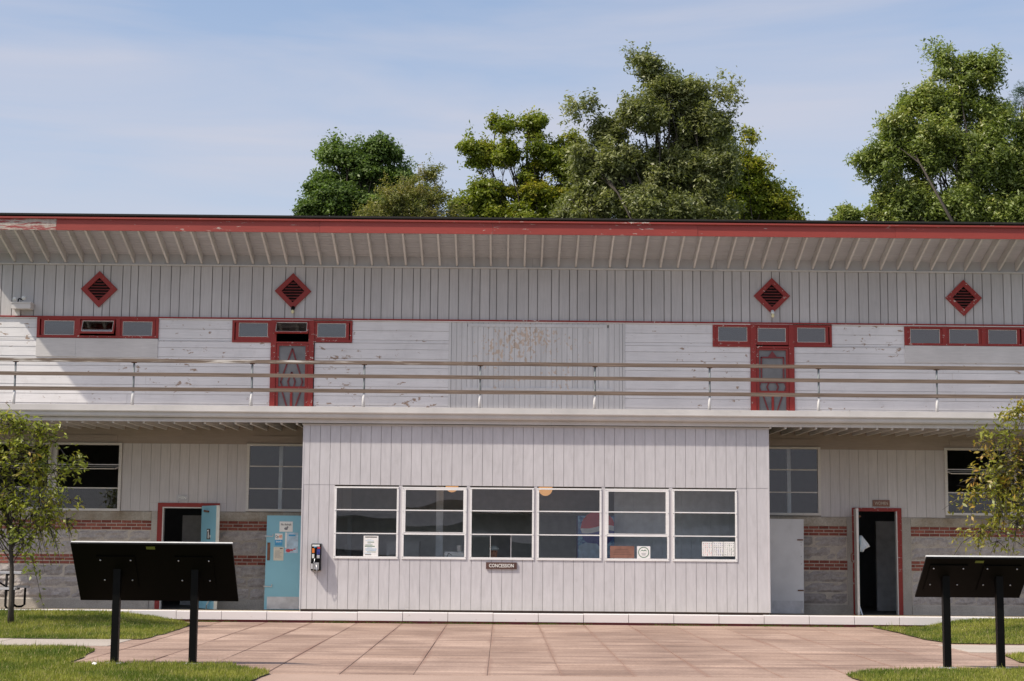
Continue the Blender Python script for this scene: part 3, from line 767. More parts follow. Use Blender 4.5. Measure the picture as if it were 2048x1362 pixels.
# T-shaped groups: two side lights, transom and screen door
def tgroup(pl_, pr_, dl, dr, ytop, ybot, lts, transom, dark_tr, pattern):
    zdl = {}
    for (a, b, lt, nm) in ((pl_, dl + 2, lts[0], 'side'), (dr - 2, pr_, lts[1], 'side')):
        x0, x1, z0, z1 = pxbox(a, b, ytop, ybot, YU)
        w = empty('window', ((x0 + x1) / 2, YU, z0), parent=bld)
        fr = MB(); frame_mb(fr, x0, x1, z0, z1, .055, YU - .05, YU + .05); fr.build('frame', 'red', w); small_light(w, *lt)
    pm = (dl + dr) / 2; ym = (ytop + 845) / 2
    x0, x1 = X(dl, 740, YU), X(dr, 740, YU); z1 = Z(pm, ytop, YU); z0 = zdeck_u
    d = empty('screen_door', ((x0 + x1) / 2, YU, z0), parent=bld)
    zt_ = Z(pm, ybot - 1, YU); jw = .125
    fr = MB().box(x0, x0 + jw, YU - .068, YU + .05, z0, z1).box(x1 - jw, x1, YU - .068, YU + .05, z0, z1).box(x0 + jw, x1 - jw, YU - .064, YU + .05, zt_ - .045, zt_).box(x0 + jw, x1 - jw, YU - .06, YU + .05, z1 - .03, z1)
    fr.build('door_frame', 'red', d)
    # stiles and rails of the door leaf
    a, b = x0 + jw + .006, x1 - jw - .006; st = .065; zt2 = zt_ - .05
    zm = Z(pm, 776 if pm < 1000 else 785, YU)
    lf = MB().box(a, a + st, YU - .045, YU - .01, z0 + .05, zt2).box(b - st, b, YU - .045, YU - .01, z0 + .05, zt2).box(a + st, b - st, YU - .045, YU - .01, zt2 - .045, zt2).box(a + st, b - st, YU - .045, YU - .01, zm - .035, zm + .035).box(a + st, b - st, YU - .045, YU - .01, z0 + .05, z0 + .30)
    c = (a + b) / 2
    lf.box(c - .028, c + .028, YU - .045, YU - .01, z0 + .30, zm - .035)
    lf.build('door_leaf', 'red', d)
    box('screen', a + st, b - st, YU - .018, YU - .014, z0 + .3, zt2 - .045, 'screen', d)
    # cut-out pattern in dark red
    pt = MB(); hw = (b - a) / 2 - st; zc0 = zm + .035; zc1 = zt2 - .06
    H = zc1 - zc0
    def bar(p, q, wd=.035):
        pt.beam((c + p[0] * hw, YU - .030, zc0 + p[1] * H), (c + q[0] * hw, YU - .030, zc0 + q[1] * H), .016, wd, (0, 1, 0)) if False else pt.beam((c + p[0] * hw, YU - .030, zc0 + p[1] * H), (c + q[0] * hw, YU - .030, zc0 + q[1] * H), wd, .016, (0, 1, 0))
    if pattern == 'peak':
        for sg in (-1, 1):
            bar((0, .95), (sg * .84, .10)); bar((sg * .84, .12), (sg * .70, 0)); bar((0, .36), (sg * .28, .12)); bar((sg * .28, .13), (sg * .18, 0))
    else:
        pt.prism([(c - .11 * 1.0, zc0 + .84 * H), (c + .11, zc0 + .84 * H), (c, zc0 + 1.0 * H)], YU - .04, YU - .022)
        for sg in (-1, 1):
            bar((sg * .82, .84), (sg * .82, .24)); bar((sg * .30, .0), (sg * .14 + sg * .16 + sg * .12, .10)); bar((sg * .42, .10), (sg * .28, .2)); bar((sg * .9, 0), (sg * 1.0, .1)); bar((sg * 1.0, .1), (sg * .9, .2))
        bar((-.86, .835), (.86, .835)); bar((-1, .215), (1, .215))
    zl0, zl1 = z0 + .3, zm - .035
    for sg in (-1, 1):
        pt.beam((c + sg * hw * .75, YU - .030, zl1), (c + sg * hw * .28, YU - .030, zl0 + .1), .035, .016, (0, 1, 0))
    pt.build('lattice', 'dark_red', d)
    # transom light
    xs0, xs1, zs0, zs1 = pxbox(*transom, YU)
    if dark_tr:
        small_light(d, transom[0], transom[1], transom[2], transom[3] - 11, True, .45)
    else:
        small_light(d, *transom)
    return d
tgroup(465, 705, 541, 627, 641, 685, [(478, 536, 646, 674), (635, 692, 647, 675)], (553, 615, 645, 678), True, 'peak')
tgroup(1425, 1663, 1501, 1588, 649.5, 694, [(1436, 1494, 654, 683), (1594, 1650, 656, 685)], (1515, 1571, 656.5, 684), False, 'star')
# grey plywood panels under the left and right window bands
x0, x1, z0, z1 = pxbox(73, 316, 677, 714, YU); box('panel', x0, X(152, 695, YU), YU - .05, YU - .02, z0, z1, 'panel', upw); box('panel', X(152, 695, YU) + .002, x1, YU - .048, YU - .02, z0 - .01, z1, 'panel', upw)
x0, x1, z0, z1 = pxbox(1809, 2165, 693, 727, YU); box('panel', x0, x1, YU - .048, YU - .02, z0, z1, 'panel', upw)
# boarded-up centre
cx0, cx1, _, _ = UO[6]
cz1 = zred - .048; cb = [cx0 + .06]
ib0, ib1 = X(942, 720, YU), X(1207, 720, YU); izt, izb = Z(1073, 653.5, YU), Z(1073, 778, YU)
wid = X(1010.5, 720, YU) - X(1000, 720, YU)
x = cx0 + .06
while x < cx1 - .07:
    b = min(x + wid * random.choice((.98, 1.0, 1.02)), cx1 - .06); j = random.uniform(0, .004)
    if b <= ib0 - .03 or x >= ib1 + .03: box('board', x + .003, b - .003, YU - .022 - j, YU, zlow, cz1, 'centre_board', upw)
    else:
        box('board', x + .003, b - .003, YU - .026 - j, YU, izb + .021, izt - .019, 'centre_board', upw)
        box('board', x + .003, b - .003, YU - .022 - j, YU, izt + .051, cz1, 'centre_board', upw)
        box('board', x + .003, b - .003, YU - .022 - j, YU, zlow, izb - .05, 'centre_board', upw)
    x = b
box('trim', cx0, cx0 + .055, YU - .035, YU, zlow, cz1, 'centre_board', upw); box('trim', cx1 - .055, cx1, YU - .035, YU, zlow, cz1, 'centre_board', upw)
box('trim', ib0 - .08, ib1 + .08, YU - .04, YU, izt - .018, izt + .05, 'centre_board', upw); box('trim', ib0 - .2, ib1 + .2, YU - .06, YU, izb - .045, izb + .02, 'centre_board', upw)
box('trim', ib0 - .08, ib0 - .003, YU - .038, YU, izb + .022, izt - .02, 'centre_board', upw); box('trim', ib1 + .003, ib1 + .08, YU - .038, YU, izb + .022, izt - .02, 'centre_board', upw)
# diamond vents with louvres
for (px, py) in ((199.5, 579), (586.5, 583), (1543, 592.5), (1926, 596.5)):
    c = at(px, py, YU); R = .435; r = .275
    vt = empty('vent', (c.x, YU, c.z), parent=bld)
    o_ = [(R, 0), (0, R), (-R, 0), (0, -R)]; i_ = [(r, 0), (0, r), (-r, 0), (0, -r)]
    fm = MB(); y0, y1 = YU - .075, YU - .02
    for k in range(4):
        a, b = o_[k], o_[(k + 1) % 4]; d_, e = i_[(k + 1) % 4], i_[k]
        q = [(c.x + p[0], c.z + p[1]) for p in (a, b, d_, e)]; fm.prism(q, y0, y1)
    fm.build('frame', 'red', vt)
    MB().prism([(c.x + p[0] * 1.05, c.z + p[1] * 1.05) for p in i_], YU - .036, YU - .032).build('backing', 'black', vt)
    for k in range(-3, 4):
        zc_ = k * .068; hw = r - abs(zc_) - .012
        if hw < .03: continue
        MB().extr([(YU - .070, c.z + zc_ - .018), (YU - .066, c.z + zc_ - .024), (YU - .040, c.z + zc_ + .0), (YU - .045, c.z + zc_ + .006)], c.x - hw, c.x + hw).build('louvre', 'louvre', vt)

# --- balcony: deck, fascia, gutter, joists
zb0, zb1 = Z(1003, 849, YB), Z(1003, 816.2, YB)
dk = MB().add([(x, y, z) for x in (XL, XR) for (y, z) in ((YB + .03, zb1 - .03), (YB + .03, zb1 - .09), (YU, zdeck_u - .01), (YU, zdeck_u - .07))],
              [(0, 1, 3, 2), (4, 6, 7, 5), (0, 4, 5, 1), (2, 3, 7, 6), (0, 2, 6, 4), (1, 5, 7, 3)])
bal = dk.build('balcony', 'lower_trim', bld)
fc = [XL, X(310, 820, YB), X(700, 820, YB), X(1103, 820, YB), X(1480, 820, YB), X(1700, 820, YB), XR]
for a, b in zip(fc[:-1], fc[1:]):
    box('fascia_board', a + .001, b - .001, YB, YB + .03, zb0, zb1, 'gutter', bal)
gz0, gz1 = Z(1003, 839.5, YB - .1), Z(1003, 827, YB - .1)
gu = MB().extr([(YB - .002, gz0), (YB - .085, gz0), (YB - .10, gz0 + .03), (YB - .105, gz1 - .035), (YB - .135, gz1 - .022), (YB - .14, gz1), (YB - .125, gz1 + .004), (YB - .12, gz1 - .012), (YB - .095, gz1 - .03), (YB - .09, gz0 + .02), (YB - .002, gz0 + .012)], XL, XR)
gu.build('gutter', 'gutter', bal)
box('lower_fascia', XL, X(607, 849, YC) - .0, YB - .012, YB - .002, zb0 + .0, gz0 - .014, 'gutter', bal)
# joists under the deck on both sides of the concession room
xcl, xcr = X(605.5, 1000, YC), X(1536.5, 1000, YC)
def soff(y): return zb0 + .0 + (Z(300, 858, YR) - Z(300, 845, YB)) * (y - YB) / (YR - YB)
x = XL + .15; jo = None
while x < XR:
    if x < xcl - .04 or x > xcr + .04:
        MB().add([(a, y, soff(y) + o) for a in (x - .02, x + .02) for y in (YB + .035, YR) for o in (-.035, .12)], BF).build('joist', 'rafter', bal)  # paler than the deck: lit undersides and dark bays put into the colours
    x += .305
# railing: posts of pipe and weathered rails
rl = empty('railing', (0, YB + .1, zb1), parent=bld); YP = YB + .10
zt1, zt2 = Z(1003, 724.7, YP), Z(1003, 731.3, YP)
zm1, zm2 = Z(1003, 751.8, YP), Z(1003, 759.2, YP)
zl1, zl2 = Z(1003, 781.2, YP), Z(1003, 788.8, YP)
for px in (-206, 29, 266.5, 503.5, 728, 960.5, 1190, 1419.5, 1637.5, 1874, 2106):
    xp = X(px, 780, YP)
    if xp < XL or xp > XR: continue
    po = MB().tube([(xp, YP, zb1 - .02), (xp, YP, zt2)], .021, 10).build('post', 'galv', rl, True)
    MB().tube([(xp, YP, zb1 - .02), (xp, YP, zl2 - .03), (xp, YP, zl2 - .005)], [.036, .034, .028], 10).build('post_sleeve', 'white', po) if False else None
    MB().tube([(xp - .012, YP, zb1 - .02), (xp, YP, zl2 - .05), (xp, YP, zl2 - .005)], [.031, .031, .026], 10).build('post_sleeve', 'white', rl, True)
    MB().box(xp - .05, xp + .05, YP - .035, YP + .035, zt2 - .012, zt2 - .001).build('rail_bracket', 'rust', rl)
def rails(z0, z1, cuts, mats, wide):
    xs_ = [XL] + [X(p, 750, YP) for p in cuts] + [XR]
    for i in range(len(xs_) - 1):
        a, b = xs_[i], xs_[i + 1]; n = max(1, int((b - a) / .6)); h = (z0 - z1); s = .05
        prof = []
        v = []
        for k in range(n + 1):
            x = a + (b - a) * k / n; wob = .004 * mnoise.noise(Vector((x * .9, z0, 0)))
            off = s if (i > 0 and k == 0) else (s if (i < len(xs_) - 2 and k == n) else 0)
            xt = x + (off if True else 0)
            yf = YP - .045 - wide; yb = YP - (.03 if not wide else -.045)
            v += [(x, yf, z1 + wob), (xt, yf, z0 + wob), (xt, yb, z0 + wob), (x, yb, z1 + wob)]
        f = [(0, 1, 2, 3), tuple(4 * n + q for q in (3, 2, 1, 0))]
        for k in range(n):
            for q in range(4): f.append((4 * k + q, 4 * k + (q + 1) % 4, 4 * k + 4 + (q + 1) % 4, 4 * k + 4 + q)[::-1])
        mesh('rail', v, f, mats[i % len(mats)], rl)
rails(zt1, zt2, [455, 925, 1300, 1850], ['rail_pale', 'rail_pale', 'rail_bare', 'rail_bare', 'rail_mid'], .015)
rails(zm1, zm2, [545, 868, 1310, 1570], ['rail_mid'], 0)
rails(zl1, zl2, [390, 832, 1298, 1590, 1760], ['rail_mid', 'rail_bare', 'rail_mid'], 0)

# --- concession room
con = empty('concession_front', ((xcl + xcr) / 2, YC, ZK), parent=bld)
zct, zcb = Z(1003, 853.5, YC), Z(1003, 1221, YC)
zw1, zw0 = Z(1003, 975.5, YC), Z(1003, 1119.5, YC)       # window band
wx = [(668.5, 797), (804, 933), (939.5, 1068), (1074, 1203), (1210, 1338), (1345, 1474)]
wX = [(X(a, 1045, YC), X(b, 1045, YC)) for a, b in wx]
jx = xcl + .02; first = True
bw = X(1023.4, 1045, YC) - X(1003, 1045, YC); off = X(627, 1045, YC) - 0
joints = [xcl]
x = X(620, 900, YC)
while x < xcr - .03: joints.append(x); x += bw
joints.append(xcr)
band0, band1 = wX[0][0], wX[-1][1]
zseam = Z(1003, 972.5, YC)
for a, b in zip(joints[:-1], joints[1:]):
    j = random.uniform(0, .0015)
    a_, b_ = a + .0035, b - .0035
    if b_ > a_:
        box('board', a_, b_, YC - .012 - j, YC + .02, zseam + .003, zct, 'concession', con)
        if b_ <= band0 + .02 or a_ >= band1 - .02: box('board', a_, b_, YC - .008 - j, YC + .02, zcb, zseam, 'concession', con)
        else:
            box('board', a_, b_, YC - .010 - j, YC + .02, zcb, zw0 + .002, 'concession', con)
            if a_ < band0 - .01: box('board', a_, band0, YC - .010, YC + .02, zw0, zseam, 'concession', con)
            if b_ > band1 + .01: box('board', band1, b_, YC - .010, YC + .02, zw0, zseam, 'concession', con)
cc = MB().box(xcl, xcr, YC + .003, YC + .09, zseam - .001, zct + .25).box(xcl, xcr, YC + .003, YC + .09, zcb - .004, zw0).box(xcl, band0, YC + .003, YC + .09, zw0, zseam).box(band1, xcr, YC + .003, YC + .09, zw0, zseam)
cc.box(xcl, xcl + .08, YC + .09, YR + .2, zcb - .05, zct + .25).box(xcr - .08, xcr, YC + .09, YR + .2, zcb - .05, zct + .25)
cc.build('wall_core', 'groove', con)
box('base_sill', xcl, xcr, YC + .015, YC + .12, ZK - .03, zcb - .004, 'sill_dark', con)
box('corner_trim', xcl - .022, xcl + .004, YC - .018, YC + .06, zcb, zct, 'concession', con)
box('corner_trim', xcr - .004, xcr + .022, YC - .018, YC + .06, zcb, zct, 'concession', con)
box('top_trim', xcl - .04, xcr + .04, YC - .03, YC + .003, zct - .004, zct + .03, 'gutter', con)
for k, (a, b) in enumerate(wX):                 # mullion boards between the frames
    if k: box('mullion', wX[k - 1][1] + .001, a - .001, YC - .010, YC + .03, zw0, zseam - .001, 'concession', con)
hb = [Z(1003, 975.5 + 46.5, YC), Z(1003, 975.5 + 93.5, YC)]
for k, (a, b) in enumerate(wX):
    w = empty('window', ((a + b) / 2, YC, zw0), parent=bld)
    t = .038; fr = MB(); frame_mb(fr, a, b, zw0, zw1, t, YC - .028, YC + .04, .045, .03)
    fr.build('frame', 'white', w)
    vent = k in (1, 4)
    for i, h in enumerate(hb):
        tt = .014 if not (vent and i == 1) else .024
        box('glazing_bar', a + t, b - t, YC - .022, YC + .03, h - tt / 1.3, h + tt / 1.3, 'white', w)
    if vent:
        s = MB(); frame_mb(s, a + t, b - t, hb[1] + .024, zw1 - .03, .028, YC - .026, YC + .01, .012); s.build('sash', 'white', w)
    zs = [zw1 - .02, hb[0], hb[1], zw0 + .03]
    for i in range(3):
        yy = YC - .002
        def pane(pa, pb, z0, z1, dy=0):
            # old panes never stand quite true: each leans its own way
            tx, tz = random.uniform(-.002, .002), random.uniform(-.002, .002)
            q = [(pa, yy + dy - tx - tz, z0), (pb, yy + dy + tx - tz, z0), (pb, yy + dy + tx + tz, z1), (pa, yy + dy - tx + tz, z1)]
            v = q + [(x, y + .004, z) for x, y, z in q]
            mesh('pane', v, [(0, 1, 2, 3), (7, 6, 5, 4), (0, 4, 5, 1), (1, 5, 6, 2), (2, 6, 7, 3), (3, 7, 4, 0)], 'glass', w)
        if k == 2 and i == 2:
            xm0, xm1 = X(980.5, 1095, YC), X(1022, 1095, YC)
            pane(a + .03, xm0, hb[1], zs[3]); pane(xm1, b - .03, hb[1], zs[3], .012)
            box('sliding_sash', xm0 - .004, xm0 + .006, YC - .012, YC + .012, zs[3], hb[1] - .01, 'bright_edge', w)
            box('sliding_sash', xm1 - .008, xm1 + .004, YC - .004, YC + .018, zs[3], hb[1] - .01, 'kick', w)
        else: pane(a + .025, b - .025, zs[i + 1], zs[i])
    for sx in (a + .016, b - .016):
        for q in range(4):
            zq = zw0 + .04 + (zw1 - zw0 - .07) * q / 3
            MB().box(sx - .006, sx + .006, YC - .033, YC - .028, zq - .007, zq + .007).build('stop_clip', 'steel', w)

# inside of the concession room
YI = 37.2
zfl, zce = ZK - .02, Z(1003, 940, YC) 
rm = MB().box(xcl + .08, xcr - .08, YI, YI + .1, zfl, zce + .1).box(xcl + .08, xcr - .08, YC + .09, YI + .1, zce, zce + .1)
rm.box(xcl - .02, xcl + .078, YC + .1, YI + .1, zfl, zce + .1).box(xcr - .078, xcr + .02, YC + .1, YI + .1, zfl, zce + .1)
rm.build('room', 'interior', con)
box('room_floor', xcl, xcr, YC + .1, YI + .1, zfl - .04, zfl, 'floor_in', con)
box('counter', xcl + .1, xcr - .1, YC + .1, YC + .26, zw0 - .05, zw0 - .015, 'interior', con)
# panelled partition seen through the two right windows
pa = X(1228, 1050, 34.5); x = pa
while x < xcr - .1:
    box('panelling', x + .003, min(x + .2, xcr - .09), 34.5, 34.53, zfl, zce, 'panelling', con); x += .2
box('post', X(872, 1045, 34.6), X(886, 1045, 34.6), 34.6, 34.75, zfl, zce, 'panelling', con)
# inner door at the left
dx0, dx1 = X(655, 1070, 36.6), X(703, 1070, 36.6); dz1 = Z(690, 1028, 36.6)
box('inner_door', dx0, dx1 - .09, 36.62, 36.66, zfl, dz1 - .09, 'interior', con)
MB().box(dx1 - .09, dx1, 36.57, 36.68, zfl, dz1).box(dx0 - .2, dx1 - .09, 36.57, 36.68, dz1 - .09, dz1).build('inner_door_frame', 'panelling', con)
box('light_switch', X(689, 1095, 36.5), X(696, 1095, 36.5), 36.53, 36.568, Z(692, 1104, 36.5), Z(692, 1089, 36.5), 'plastic', con)

# --- recessed lower wall: masonry, boards, doors, windows
ref = lambda y, x=270: Z(x, y, YR)
zS0, zS1 = ref(1039.5), ref(1021.5)
courses = [('sill', 1039.5, 1021.5), ('brick', 1060, 1040), ('stone', 1081, 1060.5), ('stone', 1107.7, 1081.5), ('brick', 1129, 1108.5), ('stone', 1153, 1129.5), ('stone', 1174, 1153.5), ('stone', 1197, 1174.5), ('found', 1218.5, 1197.5)]
segs = [(XL, X(301, 1100, YR)), (X(437, 1100, YR), X(640, 1100, YR)), (X(1500, 1100, YR), X(1694, 1100, YR)), (X(1822, 1100, YR), XR)]
brick_src = None; bl_, bh = .2, .062
for sa, sb in segs:
    mw = MB().box(sa, sb, YR - .004, YR + .25, ZB - .1, zS1)
    mwo = mw.build('masonry_wall', 'mortar', bld)
    for kind, y0, y1 in courses:
        z0, z1 = ref(y0), ref(y1)
        if kind in ('sill', 'found'):
            x = sa; L = 3.1 if kind == 'sill' else 6
            while x < sb - .01:
                e = min(sb, x + L * random.uniform(.7, 1.1)); pr = .035 if kind == 'found' else .022
                MB().extr([(YR - pr, z0), (YR - pr, z1 - .02), (YR - pr + .02, z1), (YR + .1, z1), (YR + .1, z0)], x + .003, e - .003).build('sill_block' if kind == 'sill' else 'foundation_block', 'stained' if kind == 'sill' else 'concrete', mwo); x = e
        elif kind == 'brick':
            ph = (z1 - z0) / 3
            for r in range(3):
                x = sa - (.107 if r % 2 else 0) - .02; zc_ = z0 + ph * (r + .5)
                while x < sb:
                    a, b = max(x, sa), min(x + .199, sb)
                    vis = (a > X(-25, 1100, YR) and b < X(600, 1100, YR)) or (a > X(1540, 1100, YR) and b < X(2065, 1100, YR))
                    if b - a > .04 and vis:
                        if brick_src is None:
                            h = .0275; bb = .003; v = [(-.1015, -.01, -h), (.1015, -.01, -h), (.1015, -.01, h), (-.1015, -.01, h), (-.1015, .05, -h), (.1015, .05, -h), (.1015, .05, h), (-.1015, .05, h),
                                (-.0975, -.014, -h + bb), (.0975, -.014, -h + bb), (.0975, -.014, h - bb), (-.0975, -.014, h - bb)]
                            f = [(8, 9, 10, 11), (0, 1, 9, 8), (1, 2, 10, 9), (2, 3, 11, 10), (3, 0, 8, 11), (0, 4, 5, 1), (1, 5, 6, 2), (2, 6, 7, 3), (3, 7, 4, 0)]
                            brick_src = mesh('brick', [(p[0] + a + .1015, p[1] + YR, p[2] + zc_) for p in v], f, 'brick', mwo, origin=(a + .1015, YR, zc_))
                        else:
                            copy_part(brick_src, ((a + b) / 2, YR + random.uniform(-.003, .003), zc_ + random.uniform(-.0015, .0015)), mwo, ((b - a) / .203, 1, random.uniform(.95, 1.03)), (0, random.uniform(-.008, .008), 0))
                    x += .213
        else:
            x = sa
            split = False
            while x < sb - .02:
                L = random.uniform(.5, 1.35) * (1.0 if (z1 - z0) > .24 else 1.15); e = min(sb, x + L)
                if sb - e < .2: e = sb
                # rock-faced block: pitched edges and an uneven swollen face
                nx_, nz_ = max(3, int((e - x) / .09)), 4; v = []; f = []
                sd = random.uniform(0, 99)
                a_, b_, c_, d_ = x + .010, e - .010, z0 + .008, z1 - .008
                for jz in range(nz_ + 1):
                    for ix in range(nx_ + 1):
                        u, t = ix / nx_, jz / nz_
                        edge = min(1, min(u * (b_ - a_), (1 - u) * (b_ - a_)) / .05) * min(1, min(t, 1 - t) * (d_ - c_) / .04)
                        bump = (.020 + .045 * mnoise.noise(Vector(((a_ + u * (b_ - a_)) * 5, sd, t * 2.5)))) * edge
                        v.append((a_ + u * (b_ - a_), YR - .002 - max(0, bump), c_ + t * (d_ - c_)))
                for jz in range(nz_):
                    for ix in range(nx_):
                        q = jz * (nx_ + 1) + ix; f.append((q, q + 1, q + nx_ + 2, q + nx_ + 1))
                k = len(v); v += [(a_, YR + .02, c_), (b_, YR + .02, c_), (b_, YR + .02, d_), (a_, YR + .02, d_)]
                tl = nz_ * (nx_ + 1)
                f += [tuple(range(0, nx_ + 1))[::-1] + (k, k + 1), tuple(range(tl, tl + nx_ + 1)) + (k + 2, k + 3),
                      tuple(i * (nx_ + 1) for i in range(nz_ + 1)) + (k + 3, k), tuple(i * (nx_ + 1) + nx_ for i in range(nz_ + 1))[::-1] + (k + 1, k + 2)]
                mesh('stone_block', v, f, 'stone', mwo); x = e

zcl = soff(YR) + .01                # ceiling at the wall
zbt = ref(887, 300)                 # top of the vertical boards
LO = []                             # openings in the boarding: x0 x1 z0 z1
def lwin_open(px0, px1, py0, py1): r_ = pxbox(px0, px1, py0, py1, YR); LO.append(r_); return r_
W1 = lwin_open(-30, 102, 884, 1019); W2 = lwin_open(108, 243, 885.5, 1021.5); W3 = lwin_open(493, 628, 888, 1023)
W4 = lwin_open(1508, 1641, 894, 1030.5); W5 = lwin_open(1889, 2023, 896.5, 1031); W6 = lwin_open(2027, 2160, 898, 1032)
D1 = (X(313, 1110, YR), X(437, 1110, YR), ZB, Z(375, 1006, YR)); D2 = (X(1705, 1120, YR), X(1804, 1120, YR), ZB, Z(1755, 1016, YR))
LO += [D1, D2]
lw = empty('lower_wall', (0, YR, zS1), parent=bld)
jx_ = [XL]; x = X(262.5, 960, YR); st = X(282, 960, YR) - X(262.8, 960, YR)
x -= st * 20
while x < XR: 
    if x > XL + .05: jx_.append(x)
    x += st
jx_.append(XR)
for a, b in zip(jx_[:-1], jx_[1:]):
    if a > xcl + .7 and b < xcr - .7: continue
    holes = [h for h in LO if h[0] < b - .004 and h[1] > a + .004]
    if not holes: box('board', a + .003, b - .003, YR - .005, YR + .02, zS1 + .002, zbt, 'lower_board', lw); continue
    h = holes[0]
    if h in (D1, D2):
        box('board', a + .003, b - .003, YR - .005, YR + .02, h[3] + .002, zbt, 'lower_board', lw)
    if a < h[0] - .02: box('board', a + .003, h[0], YR - .005, YR + .02, zS1 + .002, zbt if h not in (D1, D2) else h[3], 'lower_board', lw)
    if b > h[1] + .02: box('board', h[1], b - .003, YR - .005, YR + .02, zS1 + .002, zbt if h not in (D1, D2) else h[3], 'lower_board', lw)
# core behind, with holes
mb = MB(); zz = sorted({zS1, zcl} | {h[2] for h in LO if h[2] > zS1} | {min(h[3], zcl) for h in LO if h[3] > zS1})
for a, b in zip(zz[:-1], zz[1:]):
    for s0, s1 in cut_rows(XL, XR, a - .031, b + .031, [h for h in LO if h[2] < b - .004 and h[3] > a + .004]):
        if b - a > .004: mb.box(s0, s1, YR + .003, YR + .2, a, b)
mb.build('wall_core', 'groove', lw)
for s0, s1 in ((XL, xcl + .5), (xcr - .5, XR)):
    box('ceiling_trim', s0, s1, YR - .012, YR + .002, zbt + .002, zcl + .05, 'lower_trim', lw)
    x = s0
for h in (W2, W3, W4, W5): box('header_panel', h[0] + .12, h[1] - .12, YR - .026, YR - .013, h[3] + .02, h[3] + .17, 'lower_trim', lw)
# concrete piers beside the doors
for a, b in ((301, 313), (1694, 1705), (1804, 1822)):
    box('pier', X(a, 1100, YR) + .001, X(b, 1100, YR) - .001, YR - .02, YR + .25, ZB - .05, zS1 + (.0), 'concrete', lw)

def big_window(h, opened, post):
    x0, x1, z0, z1 = h
    w = empty('window', ((x0 + x1) / 2, YR, z0), parent=bld)
    fr = MB(); frame_mb(fr, x0, x1, z0, z1, .06, YR - .045, YR + .05, .05, .045); fr.build('frame', 'cream', w)
    H = z1 - z0; hs = [z0 + H * .335, z0 + H * .665]
    a, b = x0 + .06, x1 - .06
    for i, hh in enumerate(hs):
        if opened and i == 1: hh += .02
        box('glazing_bar', a, b, YR - .035, YR + .03, hh - .011, hh + .011, 'cream', w)
    box('pane', a - .01, b + .01, YR - .004, YR, z0 + .04, hs[0], 'glass', w)
    if not opened:
        box('pane', a - .01, b + .01, YR - .003, YR + .001, hs[0], hs[1], 'glass', w); box('pane', a - .01, b + .01, YR - .004, YR, hs[1], z1 - .03, 'glass', w)
    else:              # the middle sash is swung out on a pivot, seen from below
        tilt = math.radians(66); L = hs[1] - hs[0] - .03; zt_ = hs[1] - .03
        def tr(u, d): return (YR - .02 - u * math.sin(tilt) + d * math.cos(tilt), zt_ - u * math.cos(tilt) * .32 - d * .5)
        s = MB()
        for (u0, u1, xa_, xb_) in ((-.14, -.11, a, b), (L - .14, L - .11, a + .03, b - .01), (-.14, L - .11, a, a + .03), (-.14, L - .11, b - .03, b)):
            pr = [tr(u0, 0), tr(u1, 0), tr(u1, .03), tr(u0, .03)]; s.extr(pr, xa_, xb_)
        s.build('open_sash', 'cream', w)
        s = MB(); s.extr([tr(-.11, .012), tr(L - .14, .012), tr(L - .14, .016), tr(-.11, .016)], a + .03, b - .03); s.build('pane', 'glass', w)
    if post:
        xp = X(post, 955, YR + .7); box('inner_post', xp - .04, xp + .04, YR + .7, YR + .8, z0 - .6, z1 + .3, 'panelling', w)
    return w
big_window(W1, True, 0); big_window(W2, True, 0); big_window(W3, False, 561); big_window(W4, False, 1578); big_window(W5, True, 0); big_window(W6, True, 0)

# rooms behind the doors and windows
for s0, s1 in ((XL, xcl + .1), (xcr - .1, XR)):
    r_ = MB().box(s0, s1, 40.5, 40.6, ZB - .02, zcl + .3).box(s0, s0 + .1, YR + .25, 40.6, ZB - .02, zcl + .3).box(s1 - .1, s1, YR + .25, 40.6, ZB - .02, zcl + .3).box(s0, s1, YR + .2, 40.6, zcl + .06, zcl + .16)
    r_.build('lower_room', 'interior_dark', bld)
    box('room_floor', s0, s1, YR - .02, 40.6, ZB - .12, ZB - .003, 'floor_in', bld)
    xm = X(370, 1100, 38) if s0 < 0 else X(1745, 1100, 38)
    box('partition', xm, xm + .9, 37.6, 37.7, ZB, ZB + 2.0, 'interior', bld)
# back and end walls
MB().box(XL, XR, 43.3, 43.5, -.3, ztop - 1.0).box(XL, XL + .18, YU + .2, 43.3, -.3, ztop - .9).box(XR - .18, XR, YU + .2, 43.3, -.3, ztop - .9).build('back_wall', 'siding', bld)
for xe in (XL, XR - .18): box('end_wall', xe, xe + .18, YR + .22, YU + .2, -.2, zdeck_u - .02, 'siding', bld)

# doors of the lower storey
def slab_door(name, hinge, ang, width, z0, z1, face, back, parent, label=None, T=.045):
    """leaf hinged at hinge (x, y), ang = direction of the leaf in plan"""
    d = Vector((math.cos(ang), math.sin(ang), 0)); n = Vector((-d.y, d.x, 0))
    h = Vector((hinge[0], hinge[1], 0)); v = []
    for u in (0, width):
        for t in (0, T):
            for z in (z0, z1): p = h + d * u + n * t; v.append((p.x, p.y, z))
    o = mesh(name, v, BF, [face, back], parent)
    if label: o['label'] = label
    return o, h, d, n
# men's doorway
x0, x1, z0, z1 = D1
df = MB(); df.box(x0, x0 + .1, YR - .035, YR + .2, ZB, z1).box(x1 - .1, x1, YR - .035, YR + .2, ZB, z1).box(x0 + .1, x1 - .1, YR - .034, YR + .2, z1 - .085, z1)
md = empty('doorway', ((x0 + x1) / 2, YR, ZB), parent=bld); df.build('door_frame', 'red', md)
MB().box(x0 + .1, x0 + .125, YR - .03, YR + .1, ZB, z1 - .085).box(x0 + .125, x1 - .1, YR - .03, YR + .1, z1 - .11, z1 - .085).build('door_stop', 'cream', md)
